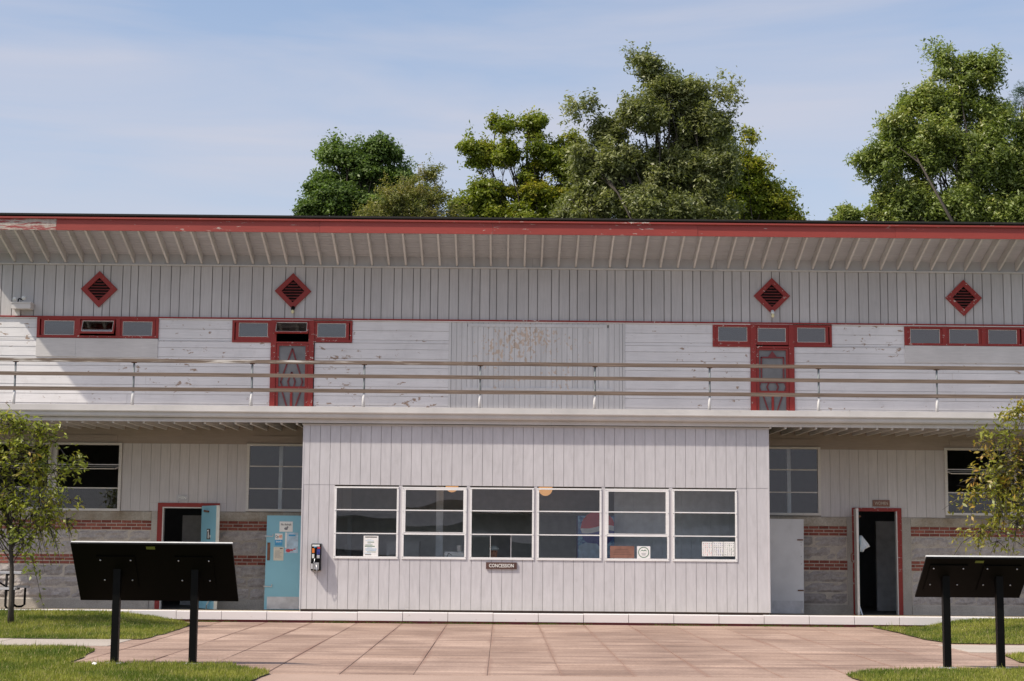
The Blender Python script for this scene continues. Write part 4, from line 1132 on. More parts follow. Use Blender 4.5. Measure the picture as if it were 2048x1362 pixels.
# blue leaf swung out towards the viewer
pf = at(433, 1100, 34.55); ph = at(401, 1100, YR - .06)
ph = Vector((ph.x, YR - .06, 0)); ang = math.atan2(34.55 - (YR - .06), pf.x - ph.x); wd = math.hypot(34.55 - (YR - .06), pf.x - ph.x)
d1, h, d, n = slab_door('door', (ph.x, ph.y), ang, wd, ZB + .03, z1 - .06, 'blue', 'blue', md)
e = h + d * wd
MB().beam((e.x - .0, e.y + .0, ZB + .03), (e.x - .0, e.y + .0, z1 - .06), .05, .012, (0, 1, 0)).box(e.x, e.x + .045, e.y - .02, e.y + .02, ZB + .031, z1 - .061).build('door_edge', 'blue_edge', md)
def on_door(u, t, z): p = h + d * u - n * t; return Vector((p.x, p.y, z))
zs_ = Z(415, 1070, 34.9)
MB().beam(on_door(wd * .48, .004, zs_ - .09) , on_door(wd * .48, .004, zs_ + .13), .17, .004, tuple(n)).build('restroom_sign', 'ink', md)
q = MB(); q.beam(on_door(wd * .48, .008, zs_ - .07), on_door(wd * .48, .008, zs_ + .06), .045, .003, tuple(n)); q.ball(on_door(wd * .48, .008, zs_ + .09), .022, (1, .3, 1)); q.beam(on_door(wd * .60, .008, zs_ - .05), on_door(wd * .60, .008, zs_ + .0), .04, .003, tuple(n))
q.build('restroom_figure', 'letter', md)
MB().tube([(x1 - .3, YR - .02, z1 - .14), on_door(wd * .25, .03, z1 - .17), on_door(wd * .5, .03, z1 - .18)], .02, 6).build('door_closer', 'rust', md)
MB().tube([on_door(wd * .72, .02, ZB + .22), on_door(wd * .66, .06, ZB + .12), on_door(wd * .6, .05, ZB + .02)], .014, 6).build('door_stay', 'steel', md)
# women's doorway
x0, x1, z0, z1 = D2
wdw = empty('doorway', ((x0 + x1) / 2, YR, ZB), parent=bld)
MB().box(x0, x0 + .05, YR - .035, YR + .2, ZB, z1).box(x1 - .09, x1, YR - .035, YR + .2, ZB, z1).box(x0 + .05, x1 - .09, YR - .034, YR + .2, z1 - .07, z1).build('door_frame', 'red', wdw)
MB().box(x1 - .115, x1 - .09, YR - .03, YR + .1, ZB, z1 - .07).build('door_stop', 'cream', wdw)
ang = math.radians(-98.5); d2, h, d, n = slab_door('door', (x0 + .03, YR - .05), ang, .86, ZB + .03, z1 - .03, 'cream', 'cream', wdw)
hb_ = h + n * .047; slab_door('door_lining', (hb_.x, hb_.y), ang - .035, .85, ZB + .05, z1 - .05, 'blue', 'blue', wdw, T=.03)
e = h + d * .86
MB().ball((e.x + .11, e.y + .3, z1 - .19), .035, (1.6, 1, .8)).build('door_closer', 'rust', wdw)
MB().tube([(e.x - .075, e.y + .08, ZB + 1.1), (e.x - .10, e.y + .08, ZB + 1.15), (e.x - .10, e.y + .08, ZB + 1.25), (e.x - .075, e.y + .08, ZB + 1.3)], .01, 6).build('handle', 'rust', wdw)
MB().tube([(e.x + .06, e.y + .1, ZB + .2), (e.x + .1, e.y + .02, ZB + .02)], .016, 6).build('door_stay', 'steel', wdw)
# the spare blue leaf and the grey leaf folded flat beside the concession room
def flat_door(px0, px1, py0, py1, Y, mat, strap_side, label):
    x0, x1, z0, z1 = pxbox(px0, px1, py0, py1, Y); z0 = max(z0, ZB + .015)
    lean = .015
    v = [(x0 - lean * .6, Y, z0), (x1 - lean * .6, Y, z0), (x1 + 0.01, Y, z1), (x0 + .01, Y, z1)]; v += [(a, b + .045, c) for a, b, c in v]
    o = mesh('door', v, [(0, 1, 2, 3), (7, 6, 5, 4), (0, 4, 5, 1), (1, 5, 6, 2), (2, 6, 7, 3), (3, 7, 4, 0)], mat, bld); o['label'] = label
    H = z1 - z0
    box('kick_plate', x0 + .05, x1 - .02, Y - .006, Y - .0005, z0 + .01, z0 + H * .135, 'kick', o)
    for f_ in (.245, .78):
        zz_ = z0 + H * f_
        if strap_side < 0:
            MB().beam((x0 - .03, Y - .012, zz_), (x0 + .14, Y - .012, zz_ - .01), .012, .02).box(x0 + .135, x0 + .15, Y - .02, Y - .006, zz_ - .01, zz_ + .045).build('hinge_strap', 'steel', o)
        else: box('hinge_strap', x1 - .13, x1 - .01, Y - .014, Y - .002, zz_ - .015, zz_ + .012, 'rust', o)
    return o, x0, x1, z0, z1
fd, x0, x1, z0, z1 = flat_door(531, 601.5, 1031, 1219, 34.7, 'blue', -1, 'light blue metal door with notices taped on it')
box('louvre_vent', x0 + .03, x0 + .09, 34.692, 34.699, z0 + (z1 - z0) * .52, z0 + (z1 - z0) * .71, 'rust', fd)
box('door_edge', x1 - .004, x1 + .03, 34.69, 34.75, z0, z1, 'white', fd)
fd2, gx0, gx1, gz0_, gz1_ = flat_door(1539, 1607.5, 1038, 1227, 34.7, 'greydoor', 1, 'light grey metal door with a scuffed kick plate')
for q in (.52, .60, .72, .75): box('screw_hole', gx1 - .055, gx1 - .045, 34.694, 34.6985, gz0_ + (gz1_ - gz0_) * q, gz0_ + (gz1_ - gz0_) * q + .015, 'ink', fd2)
MB().box(gx1 - .06, gx1 - .03, 34.68, 34.7, gz0_ + .02, gz0_ + .09).build('floor_bolt', 'steel', fd2)

# ================================================================== things on the building
def thing_box(name, label, cat, px0, px1, py0, py1, Y, depth, mat, group=None):
    x0, x1, z0, z1 = pxbox(px0, px1, py0, py1, Y)
    o = empty(name, ((x0 + x1) / 2, Y, z0), label, cat, group)
    box('sheet' if depth < .008 else 'board', x0, x1, Y - depth, Y, z0, z1, mat, o)
    return o, x0, x1, z0, z1
o, x0, x1, z0, z1 = thing_box('sign', 'small brown wooden sign reading CONCESSION under the serving window', 'sign', 972, 1033.5, 1124.5, 1138, YC - .014, .03, 'brown')
text('lettering', 'CONCESSION', (x1 - x0) * .80, (z1 - z0) * .52, (x0 + x1) / 2, YC - .0445, (z0 + z1) / 2, 'letter', o)
o, x0, x1, z0, z1 = thing_box('sign', 'small grey sign reading MEN above the left doorway', 'sign', 353, 377.5, 989.5, 1001.5, YR - .007, .02, 'grey_sign')
text('lettering', 'MEN', (x1 - x0) * .62, (z1 - z0) * .42, (x0 + x1) / 2, YR - .0275, (z0 + z1) / 2, 'letter', o)
o, x0, x1, z0, z1 = thing_box('sign', 'small weathered brown sign reading WOMEN above the right doorway', 'sign', 1745, 1779, 1000, 1013, YR - .007, .02, 'brown_plaque')
text('lettering', 'WOMEN', (x1 - x0) * .78, (z1 - z0) * .5, (x0 + x1) / 2, YR - .0275, (z0 + z1) / 2, 'faded_letter', o)
# notices on the blue door
YD = 34.697
def patch(o, x0, x1, z0, z1, Y, u0, u1, t0, t1, mat, name='print', d=.0015):
    box(name, x0 + (x1 - x0) * u0, x0 + (x1 - x0) * u1, Y - d, Y, z0 + (z1 - z0) * t0, z0 + (z1 - z0) * t1, mat, o)
o, x0, x1, z0, z1 = thing_box('notice', 'white notice with a black animal drawing at the top of the blue door', 'notice', 559, 585.5, 1043, 1063.5, YD, .003, 'paper')
text('lettering', 'No Animals', (x1 - x0) * .78, (z1 - z0) * .22, (x0 + x1) / 2, YD - .0032, z0 + (z1 - z0) * .72, 'ink', o, .001)
MB().ball(((x0 + x1) / 2, YD - .004, z0 + (z1 - z0) * .3), .035, (1.1, .04, .8)).ball(((x0 + x1) / 2 + .03, YD - .004, z0 + (z1 - z0) * .45), .018, (1, .05, 1)).build('drawing', 'ink_grey', o)
o, x0, x1, z0, z1 = thing_box('notice', 'small sign reading Open in orange and black on blue, taped to the blue door', 'notice', 550, 565, 1067, 1091, YD, .003, 'paper')
patch(o, x0, x1, z0, z1, YD - .0032, 0, 1, 0, .48, 'cyan')
text('lettering', 'Op', (x1 - x0) * .42, (z1 - z0) * .30, x0 + (x1 - x0) * .27, YD - .0034, z0 + (z1 - z0) * .72, 'ink', o, .001)
text('lettering', 'en', (x1 - x0) * .38, (z1 - z0) * .22, x0 + (x1 - x0) * .75, YD - .0034, z0 + (z1 - z0) * .75, 'orange', o, .001)
text('lettering', 'beach', (x1 - x0) * .7, (z1 - z0) * .16, x0 + (x1 - x0) * .5, YD - .0052, z0 + (z1 - z0) * .34, 'letter', o, .001)
o, x0, x1, z0, z1 = thing_box('notice', 'plain cream notice, the lowest sheet on the blue door', 'notice', 547, 567, 1094, 1121, YD, .003, 'cream_paper')
for q in range(9): patch(o, x0, x1, z0, z1, YD - .0032, .15, random.uniform(.6, .85), .2 + q * .065, .215 + q * .065, 'ink_grey')
patch(o, x0, x1, z0, z1, YD - .0032, .62, .9, .86, .92, 'ink')
o, x0, x1, z0, z1 = thing_box('poster', 'pale blue poster with a red lobster along its foot, on the blue door', 'poster', 570, 596, 1065, 1106, YD, .003, 'pale_blue')
patch(o, x0, x1, z0, z1, YD - .0032, 0, .13, .25, 1, 'paper'); patch(o, x0, x1, z0, z1, YD - .0032, .28, .8, .82, .90, 'cyan')
MB().ball((x0 + .07, YD - .004, z0 + .05), .045, (1.1, .03, .8)).ball((x0 + .14, YD - .004, z0 + .06), .03, (1.2, .04, .6)).ball((x0 + .2, YD - .004, z0 + .08), .02, (1.5, .05, .6)).build('lobster_drawing', 'crimson', o)

# pay telephone
pxx0, pxx1, pz0, pz1 = pxbox(623, 641.5, 1087.5, 1141, YC - .1)
ph = empty('payphone', ((pxx0 + pxx1) / 2, YC, pz0), 'black pay telephone with coloured labels on the wall left of the serving windows', 'payphone')
W_ = pxx1 - pxx0; HH = pz1 - pz0; yq = YC - .205
MB().extr([(YC - .012, pz0), (yq + .03, pz0), (yq, pz0 + .05), (yq, pz0 + HH * .38), (yq + .03, pz0 + HH * .42), (yq + .03, pz1 - .03), (yq + .05, pz1), (YC - .012, pz1)], pxx0, pxx1).build('housing', 'black', ph)
box('backboard', pxx0 - .01, pxx1 + .01, YC - .018, YC - .0115, pz0 - .01, pz1 + .01, 'steel', ph)
def pp(u0, u1, t0, t1, mat, nm, dy=0.0):
    y = yq + (.03 if t0 > .4 else 0) - .001 + dy
    box(nm, pxx0 + W_ * u0, pxx0 + W_ * u1, y - .004, y, pz0 + HH * t0, pz0 + HH * t1, mat, ph)
pp(.1, .9, .90, .97, 'plastic', 'top_label'); pp(.1, .42, .66, .83, 'orange', 'orange_label'); pp(.6, .95, .60, .80, 'navy', 'dial_card'); pp(.62, .93, .46, .58, 'kick', 'keypad')
pp(.1, .34, .46, .62, 'plastic', 'instruction_label'); pp(.3, .88, .04, .30, 'steel', 'coin_box_plate'); pp(.04, .22, .06, .26, 'kick', 'coin_return'); pp(.66, .96, .82, .88, 'crimson', 'red_label'); pp(.3, .55, .85, .895, 'cyan', 'blue_label')
xh = pxx0 + W_ * .47
MB().tube([(xh, yq - .01, pz0 + HH * .84), (xh, yq - .035, pz0 + HH * .80), (xh, yq - .03, pz0 + HH * .56), (xh, yq - .005, pz0 + HH * .50)], [.02, .014, .014, .024], 8).build('handset', 'black', ph, True)
MB().tube([(xh, yq - .005, pz0 + HH * .5), (xh - .02, yq - .02, pz0 + HH * .3), (xh - .035, yq - .02, pz0 + .03), (xh, yq - .015, pz0 - .075), (xh + .04, yq - .02, pz0 + .0), (xh + .02, yq - .01, pz0 + HH * .25)], .008, 6).build('cord', 'steel', ph, True)

# bare-bulb lamps under the two middle vents
for (px, py, cm, lab) in ((585.5, 622, 'black', 'bare bulb in a black socket below the left of the two middle diamond vents'), (1545.5, 630, 'panelling', 'bare bulb in a pale socket below the right of the two middle diamond vents')):
    c = at(px, py - 3, YU - .12); o = empty('lamp', (c.x, YU - .05, c.z), lab, 'lamp', 'bare bulb lamps under the vents')
    MB().tube([(c.x, YU - .03, c.z + .05), (c.x, YU - .10, c.z + .05), (c.x, YU - .13, c.z + .02), (c.x, YU - .13, c.z - .01)], [.05, .04, .042, .036], 10).build('socket', cm, o, True)
    MB().ball((c.x, YU - .13, c.z - .05), .038, (1, 1, 1.25)).build('bulb', 'bulb', o, True)
# twin-head emergency light on its shelf box
a = at(22, 606, YU); b = at(63, 618, YU); em = empty('emergency_light', ((a.x + b.x) / 2, YU, b.z), 'grey box with two round white emergency lamps, at the left end of the upper wall', 'light fixture')
x0, x1 = X(23, 612, YU - .3), X(61.5, 612, YU - .3); z0, z1 = Z(42, 617, YU - .3), Z(42, 605, YU - .3)
box('case', x0, x1, YU - .32, YU - .03, z0, z1 - .02, 'gutter', em); box('case_lid', x0 - .015, x1 + .015, YU - .335, YU - .03, z1 - .018, z1 + .012, 'gutter', em)
box('bracket', x0 + .02, x0 + .14, YU - .1, YU - .03, z0 - .14, z0 - .002, 'gutter', em)
MB().tube([(x0 + .13, YU - .25, z1 + .01), (x0 + .15, YU - .25, z1 + .10), (x0 + .26, YU - .25, z1 + .07)], .02, 6).build('neck', 'black', em)
for px, py in ((31, 598), (49, 596)):
    c = at(px, py, YU - .3); MB().tube([(c.x, YU - .24, c.z), (c.x - .01, YU - .31, c.z), (c.x - .012, YU - .335, c.z - .005)], [.03, .052, .050], 14).build('lamp_head', 'plastic', em, True)

# --- things behind the concession glass
def glass_thing(name, label, cat, px0, px1, py0, py1, mat, Y=YC - .008): return thing_box(name, label, cat, px0, px1, py0, py1, Y, .004, mat)
o, x0, x1, z0, z1 = glass_thing('poster', 'busy black and white illustrated poster in the leftmost serving window', 'poster', 727, 756.5, 1071.5, 1112.5, 'paper')
rr = random.Random(4)
for q in range(12):
    t = .06 + q * .068; patch(o, x0, x1, z0, z1, YC - .0112, rr.uniform(.06, .3), rr.uniform(.5, .94), t, t + rr.uniform(.02, .05), rr.choice(['ink_grey', 'ink', 'pale_blue', 'ink_grey', 'green']))
patch(o, x0, x1, z0, z1, YC - .0112, .1, .9, .91, .96, 'ink')
o, x0, x1, z0, z1 = glass_thing('plaque', 'plain brown plaque at the foot of the fifth serving window', 'plaque', 1220, 1268.5, 1092, 1116, 'brown_plaque')
for q in range(4): patch(o, x0, x1, z0, z1, YC - .0112, .12 + .03 * q, .86 - .04 * q, .28 + q * .14, .31 + q * .14, 'brown')
o, x0, x1, z0, z1 = glass_thing('sign', 'small white square sign with a green ring and mountain emblem, fifth serving window', 'sign', 1274, 1300.5, 1092.5, 1117, 'paper')
cx, cz = (x0 + x1) / 2, (z0 + z1) / 2
ring = MB(); R1, R0 = .108, .094
for k in range(28):
    a, b = 2 * math.pi * k / 28, 2 * math.pi * (k + 1) / 28
    ring.prism([(cx + R1 * math.cos(a), cz + R1 * math.sin(a)), (cx + R1 * math.cos(b), cz + R1 * math.sin(b)), (cx + R0 * math.cos(b), cz + R0 * math.sin(b)), (cx + R0 * math.cos(a), cz + R0 * math.sin(a))], YC - .0135, YC - .0112)
ring.build('ring', 'green', o)
MB().prism([(cx - .07, cz + .02), (cx - .03, cz + .052), (cx - .005, cz + .035), (cx + .03, cz + .055), (cx + .07, cz + .02), (cx + .03, cz + .035), (cx, cz + .025), (cx - .03, cz + .034)], YC - .0135, YC - .0112).build('emblem', 'green', o)
for q in range(3): box('print', cx - .05 + q * .008, cx + .05 - q * .008, YC - .0135, YC - .0112, cz - .02 - q * .018, cz - .014 - q * .018, 'ink_grey', o)
names = ['white chart sheet of small reddish drawings, left of the three in the rightmost serving window', 'white chart sheet of small dark drawings, middle of the three in the rightmost serving window', 'white chart sheet of sparse blue-grey drawings, right of the three in the rightmost serving window']
for s_ in range(3):
    o, x0, x1, z0, z1 = glass_thing('poster', names[s_], 'poster', 1404 + 22 * s_, 1425 + 22 * s_, 1083.5, 1112.5, 'paper'); o['group'] = 'chart sheets in the window'
    mm = [['crimson', 'ink_grey'], ['ink', 'navy'], ['ink_grey', 'green']][s_]
    q = [MB(), MB()]
    for i in range(5):
        for j in range(7):
            u, t = x0 + (x1 - x0) * (.12 + .19 * i), z0 + (z1 - z0) * (.1 + .13 * j); an = rr.uniform(0, 3.1); L = rr.uniform(.006, .017)
            q[rr.randint(0, 1)].beam((u - L * math.cos(an), YC - .0125, t - L * math.sin(an)), (u + L * math.cos(an), YC - .0125, t + L * math.sin(an)), rr.uniform(.005, .012), .002, (0, 1, 0))
    q[0].build('drawings', mm[0], o); q[1].build('drawings', mm[1], o)
# paper towel box with a cup on it
tb = pxbox(889, 932, 1103.5, 1116, YC + .12); o = empty('dispenser', ((tb[0] + tb[1]) / 2, YC + .3, zw0 - .015), 'white countertop machine inside the second serving window', 'appliance')
MB().extr([(YC + .10, zw0 - .014), (YC + .10, tb[3] - .03), (YC + .12, tb[3]), (YC + .26, tb[3]), (YC + .26, zw0 - .014)], tb[0], tb[1]).build('casing', 'plastic', o)
MB().tube([(tb[0] + .05, YC + .095, tb[3] - .1), (tb[0] + .08, YC + .085, tb[3] - .03), (tb[0] + .15, YC + .085, tb[3] - .07)], .006, 6).build('cable', 'ink', o)
c = at(918.5, 1097, YC + .18); o = empty('cup', (c.x, YC + .18, tb[3]), 'white paper cup standing on the countertop machine', 'cup')
MB().tube([(c.x, YC + .18, tb[3] + .001), (c.x, YC + .18, tb[3] + .12), (c.x, YC + .18, tb[3] + .125)], [.038, .05, .053], 14).build('cup_body', 'plastic', o, True)
# hanging amber lamp
for (px, py, r_, lab) in ((1091, 977, .13, 'round amber lampshade hanging inside the fourth serving window'), (904, 971, .12, 'round amber lampshade barely showing at the top of the second serving window')):
    c = at(px, py, 34.4); o = empty('pendant_lamp', (c.x, 34.4, c.z), lab, 'lamp', 'round lampshades in the concession room')
    MB().ball((c.x, 34.4, c.z), r_ * 1.12, (1, 1, 1.05), 18, 12).build('lamp_shade', 'lamp_orange', o, True)
    MB().tube([(c.x, 34.4, c.z + r_), (c.x, 34.4, zce)], .006, 5).build('cable', 'black', o)
# drinks machine with its red, white and blue round emblem
YM = 34.1
vx0, vx1, vz0, vz1 = pxbox(1155, 1229, 1031, 1170, YM); vz0 = zfl
vm = empty('drinks_machine', ((vx0 + vx1) / 2, YM + .3, zfl), 'blue drinks machine with a red, white and blue globe, inside the fourth serving window', 'vending machine')
def vend_mat():
    mt, n, l, p = mat_new('drinks_machine_print')
    v = noise(n, l, pos_scaled(n, l, (1, 1, 1)), 16, 5, .7); r = ramp(n, .42, (.02, .10, .32, 1), .62, (.22, .48, .66, 1)); l.new(v, r.inputs[0]); l.new(r.outputs[0], p.inputs['Base Color']); p.inputs['Roughness'].default_value = .3
    return mt
M['vend'] = vend_mat()
box('cabinet', vx0, vx1, YM + .02, YM + .7, zfl, vz1, 'navy', vm); box('front_panel', vx0 + .01, vx1 - .01, YM, YM + .019, zfl + .25, vz1 - .01, 'vend', vm)
gc = at(1196, 1058, YM); R_ = .36
def wave(u): return .10 * math.sin(u * 2.6 + .2)
def band(top, bot, mat, nm, dy):
    pts = []
    N_ = 24
    us = [-1 + 2 * i / N_ for i in range(N_ + 1)]
    up_ = []; lo_ = []
    for u in us:
        c_ = math.sqrt(max(0, 1 - u * u)); up_.append((u, min(c_, max(-c_, top(u, c_))))); lo_.append((u, min(c_, max(-c_, bot(u, c_)))))
    b = MB()
    for i in range(N_):
        q = [up_[i], up_[i + 1], lo_[i + 1], lo_[i]]
        b.prism([(max(vx0 + .012, min(vx1 - .012, gc.x + p[0] * R_)), gc.z + p[1] * R_) for p in q], YM - dy, YM - .001)
    b.build(nm, mat, vm)
band(lambda u, c: c, lambda u, c: .12 + wave(u), 'crimson', 'emblem_red', .006)
band(lambda u, c: .12 + wave(u), lambda u, c: -.16 + wave(u), 'plastic', 'emblem_white', .006)
band(lambda u, c: -.16 + wave(u), lambda u, c: -c, 'navy', 'emblem_blue', .006)
MB().prism([(vx0 + .02, gc.z - .34), (gc.x - .25, gc.z - .28), (gc.x - .02, gc.z - .30), (gc.x + .1, gc.z - .44), (gc.x + .05, gc.z - .62), (vx0 + .02, gc.z - .66)], YM - .008, YM - .0065).build('ice_print', 'pale_blue', vm)
# small grey refrigerator behind the first two windows
rx0, rx1, _, rz1 = pxbox(772, 838, 1083, 1120, 35.6); o = empty('refrigerator', ((rx0 + rx1) / 2, 35.8, zfl), 'low grey refrigerator behind the first serving window', 'refrigerator')
box('cabinet', rx0, rx1, 35.62, 36.3, zfl, rz1, 'interior', o); box('door', rx0 + .01, rx1 - .01, 35.58, 35.618, zfl + .08, rz1 - .05, 'interior', o); box('handle', rx0 + .03, rx0 + .05, 35.55, 35.58, rz1 - .5, rz1 - .2, 'steel', o)

# person seated low behind the open pane
hd = at(987.5, 1104.5, YC + .48)
per = None
def person():
    hz = hd.z; bx_, by = hd.x, YC + .48
    js = {'pelvis': (0, .10, -.82, .15), 'belly': (0, .07, -.62, .145), 'chest': (0, .03, -.40, .165), 'neck': (0, .01, -.17, .055), 'head0': (0, -.01, -.06, .075), 'head1': (0, 0, .04, .09), 'head2': (0, .01, .09, .07),
          'shL': (-.17, .03, -.30, .065), 'elL': (-.24, -.02, -.56, .045), 'wrL': (-.16, -.22, -.62, .03), 'haL': (-.12, -.29, -.61, .034),
          'shR': (.17, .03, -.30, .065), 'elR': (.24, -.02, -.56, .045), 'wrR': (.16, -.22, -.62, .03), 'haR': (.12, -.29, -.61, .034),
          'hiL': (-.10, .05, -.84, .10), 'knL': (-.13, -.36, -.84, .065), 'anL': (-.13, -.34, -1.24, .042), 'toL': (-.13, -.48, -1.28, .035),
          'hiR': (.10, .05, -.84, .10), 'knR': (.13, -.36, -.84, .065), 'anR': (.13, -.34, -1.24, .042), 'toR': (.13, -.48, -1.28, .035)}
    E = [('pelvis', 'belly'), ('belly', 'chest'), ('chest', 'neck'), ('neck', 'head0'), ('head0', 'head1'), ('head1', 'head2')]
    for s in 'LR': E += [('chest', 'sh' + s), ('sh' + s, 'el' + s), ('el' + s, 'wr' + s), ('wr' + s, 'ha' + s), ('pelvis', 'hi' + s), ('hi' + s, 'kn' + s), ('kn' + s, 'an' + s), ('an' + s, 'to' + s)]
    ks = list(js); me = bpy.data.meshes.new('person')
    me.from_pydata([js[k][:3] for k in ks], [(ks.index(a), ks.index(b)) for a, b in E], [])
    me.materials.append(M['shirt']); me.materials.append(M['skin'])
    o = bpy.data.objects.new('person', me); link(o, None, (bx_, by, hz))
    sk = o.modifiers.new('skin', 'SKIN'); sl = me.skin_vertices[0]
    for i, k in enumerate(ks): sl.data[i].radius = (js[k][3], js[k][3] * .9)
    sl.data[0].use_root = True
    o.modifiers.new('sub', 'SUBSURF').levels = 1; o.modifiers['sub'].render_levels = 2
    dg = bpy.context.evaluated_depsgraph_get(); m2 = bpy.data.meshes.new_from_object(o.evaluated_get(dg))
    o.modifiers.clear(); o.data = m2
    if len(m2.materials) < 2:
        m2.materials.clear(); m2.materials.append(M['shirt']); m2.materials.append(M['skin'])
    for p in m2.polygons:
        c = p.center; p.use_smooth = True
        p.material_index = 1 if (c.z > -.19 or (c.y < -.17 and -.7 < c.z < -.5)) else 0
    tag(o, 'person in a grey cap, head just showing in the open part of the serving window', 'person')
    # cap, face and fingers
    cap = MB(); cap.ball((bx_, by + .01, hz + .055), .108, (1, 1.08, .78), 16, 8); cap.v = [(x, y, max(z, hz + .045)) for x, y, z in cap.v]
    cap.add([(bx_ + .085 * math.cos(a), by - .06 - .11 * math.sin(a) if i else by - .03, hz + .05 - (.012 if i else 0)) for i in (0, 1) for a in (0, .6, 1.2, 1.57, 1.94, 2.54, 3.14)], [(i, i + 1, i + 8, i + 7) for i in range(6)])
    cap.build('cap', 'cap', o, True)
    f = MB()
    for s in (-1, 1): f.ball((bx_ + s * .032, by - .088, hz + .012), .011, (1.2, .6, .7), 8, 6)
    f.build('eyes', 'ink', o)
    MB().ball((bx_, by - .098, hz - .018), .014, (.9, 1.1, 1.5), 8, 6).build('nose', 'skin', o, True)
    MB().ball((bx_, by - .088, hz - .055), .02, (1.2, .4, .3), 8, 6).build('mouth', 'brown', o, True)
    hnd = MB()
    for s in (-1, 1):
        for k in range(4):
            q = Vector((bx_ + s * (.095 + .018 * k), by - .31, hz - .61)); L = (.06, .068, .064, .05)[k]
            hnd.tube([q, q + Vector((-s * .004, -L * .6, -.004)), q + Vector((-s * .006, -L, -.02))], [.009, .008, .006], 6)
        q = Vector((bx_ + s * .085, by - .28, hz - .61)); hnd.tube([q, q + Vector((-s * .03, -.03, -.002)), q + Vector((-s * .04, -.055, -.01))], [.010, .009, .007], 6)
    hnd.build('fingers', 'skin', o, True)
    return o
person()

# towel hung on the women's door
c = at(1724, 1094, 34.9)
v = []; f = []
for i in range(7):
    for j in range(5):
        u, t = i / 6, j / 4; wdt = (.05 + .17 * (1 - abs(u - .65) / .65)) * (1 if u < .8 else .6)
        v.append((c.x - .06 + wdt * t, 34.85 + .02 * math.sin(j * 2.1 + i), c.z + .24 - .34 * u))
for i in range(6):
    for j in range(4): f.append((i * 5 + j, i * 5 + j + 1, i * 5 + j + 6, i * 5 + j + 5))
tw = mesh('towel', v, f, 'cloth', smooth_=True); sm = tw.modifiers.new('thickness', 'SOLIDIFY'); sm.thickness = .008
tag(tw, "white towel hanging on the open leaf of the women's doorway", 'towel')

# ================================================================== free-standing things
def info_panel(px0t, px1t, yt, px0b, px1b, yb, posts, ybase, label, labelpx):
    bx = (posts[0] + posts[1]) / 2; b0 = gnd(bx, ybase); Y0 = b0.y
    o = empty('information_panel', (b0.x, Y0, 0), label, 'information sign', 'information panels seen from behind')
    Yt, Yb_ = Y0 - .30, Y0 + .32
    A, B = at(px0t, yt[0], Yt), at(px1t, yt[1], Yt); D, C_ = at(px0b, yb[0], Yb_), at(px1b, yb[1], Yb_)
    zt_ = (A.z + B.z) / 2; zb_ = (D.z + C_.z) / 2; xa = (A.x + D.x) / 2; xb = (B.x + C_.x) / 2
    A, B, D, C_ = Vector((xa, Yt, zt_)), Vector((xb, Yt, zt_)), Vector((xa, Yb_, zb_)), Vector((xb, Yb_, zb_))
    n = (B - A).cross(D - A).normalized()
    if n.z < 0: n = -n                      # towards the reader's side
    v = [A, B, C_, D]; v = v + [p + n * .028 for p in v]
    MB().add(v, [(0, 1, 2, 3), (7, 6, 5, 4), (0, 4, 5, 1), (1, 5, 6, 2), (2, 6, 7, 3), (3, 7, 4, 0)]).build('panel', 'black_panel', o)
    dwn = (D - A).normalized()
    MB().beam(A + n * .040 + dwn * .01, B + n * .040 + dwn * .01, .02, .022, tuple(n)).build('panel_edge', 'bright_edge', o)
    for p in posts:
        base = gnd(p, ybase); xp = base.x
        zt2 = Z(p, 1137 if ybase < 1335 else 1151, Y0 - .04)
        # upper end cut under the panel
        yq0, yq1 = Y0 - .045, Y0 + .045
        def und(y): t = (y - Yt) / (Yb_ - Yt); return zt_ + (zb_ - zt_) * t - .012
        zz0, zz1 = min(zt2, und(yq0)), min(zt2, und(yq1))
        MB().add([(xp + sx * .045, y, z) for sx in (-1, 1) for (y, z) in ((yq0, -.05), (yq0, zz0), (yq1, -.05), (yq1, zz1))], BF).build('post', 'black', o)
        MB().box(xp - .10, xp + .10, Y0 - .09, Y0 + .09, .012, .028).build('base_plate', 'kick', o)
        # bracket plate on the back of the panel and its four bolts
        t_ = (Y0 - Yt) / (Yb_ - Yt); cpt = A + (D - A) * t_; cpt.x = xp
        MB().add([cpt + Vector((sx * .24, 0, 0)) + dwn * (sy * .26) - n * dn for sx in (-1, 1) for sy in (-1, 1) for dn in (.001, .012)], BF).build('bracket_plate', 'black_panel', o)
        for sx in (-.19, .19):
            for sy in (-.2, .13): MB().ball(cpt + Vector((sx * (1 if sy < 0 else .92), 0, 0)) + dwn * sy - n * .014, .011, (1, 1, 1), 8, 6).build('bolt', 'steel', o)
    L = at(labelpx, yt[0] + 7, Yt); c = A + dwn * .06; c.x = L.x
    MB().add([c + Vector((sx * .055, 0, 0)) + dwn * (sy * .022) - n * dn for sx in (-1, 1) for sy in (-1, 1) for dn in (.001, .004)], BF).build('maker_label', 'yellow_green', o)
info_panel(140, 464, (1086, 1091), 162, 477, (1199, 1204), (226.5, 386.5), 1330, 'wide black information panel on two posts on the left lawn, seen from behind', 300)
info_panel(1849, 2064, (1117, 1118), 1834, 2041, (1193, 1197), (1896.5, 2000.5), 1339, 'narrower black information panel on two posts on the right lawn, seen from behind', 1961)

c = gnd(188, 1331, .03)
sc_ = MB(); sc_.add([(c.x - .03, c.y, .05), (c.x + .02, c.y - .02, .04), (c.x + .035, c.y + .01, .06), (c.x, c.y + .03, .065), (c.x - .01, c.y + .01, .075)], [(0, 1, 4), (1, 2, 4), (2, 3, 4), (3, 0, 4), (0, 3, 2, 1)])
tag(sc_.build('paper_scrap', 'paper'), 'crumpled white scrap lying on the grass beside the left sign post', 'litter')
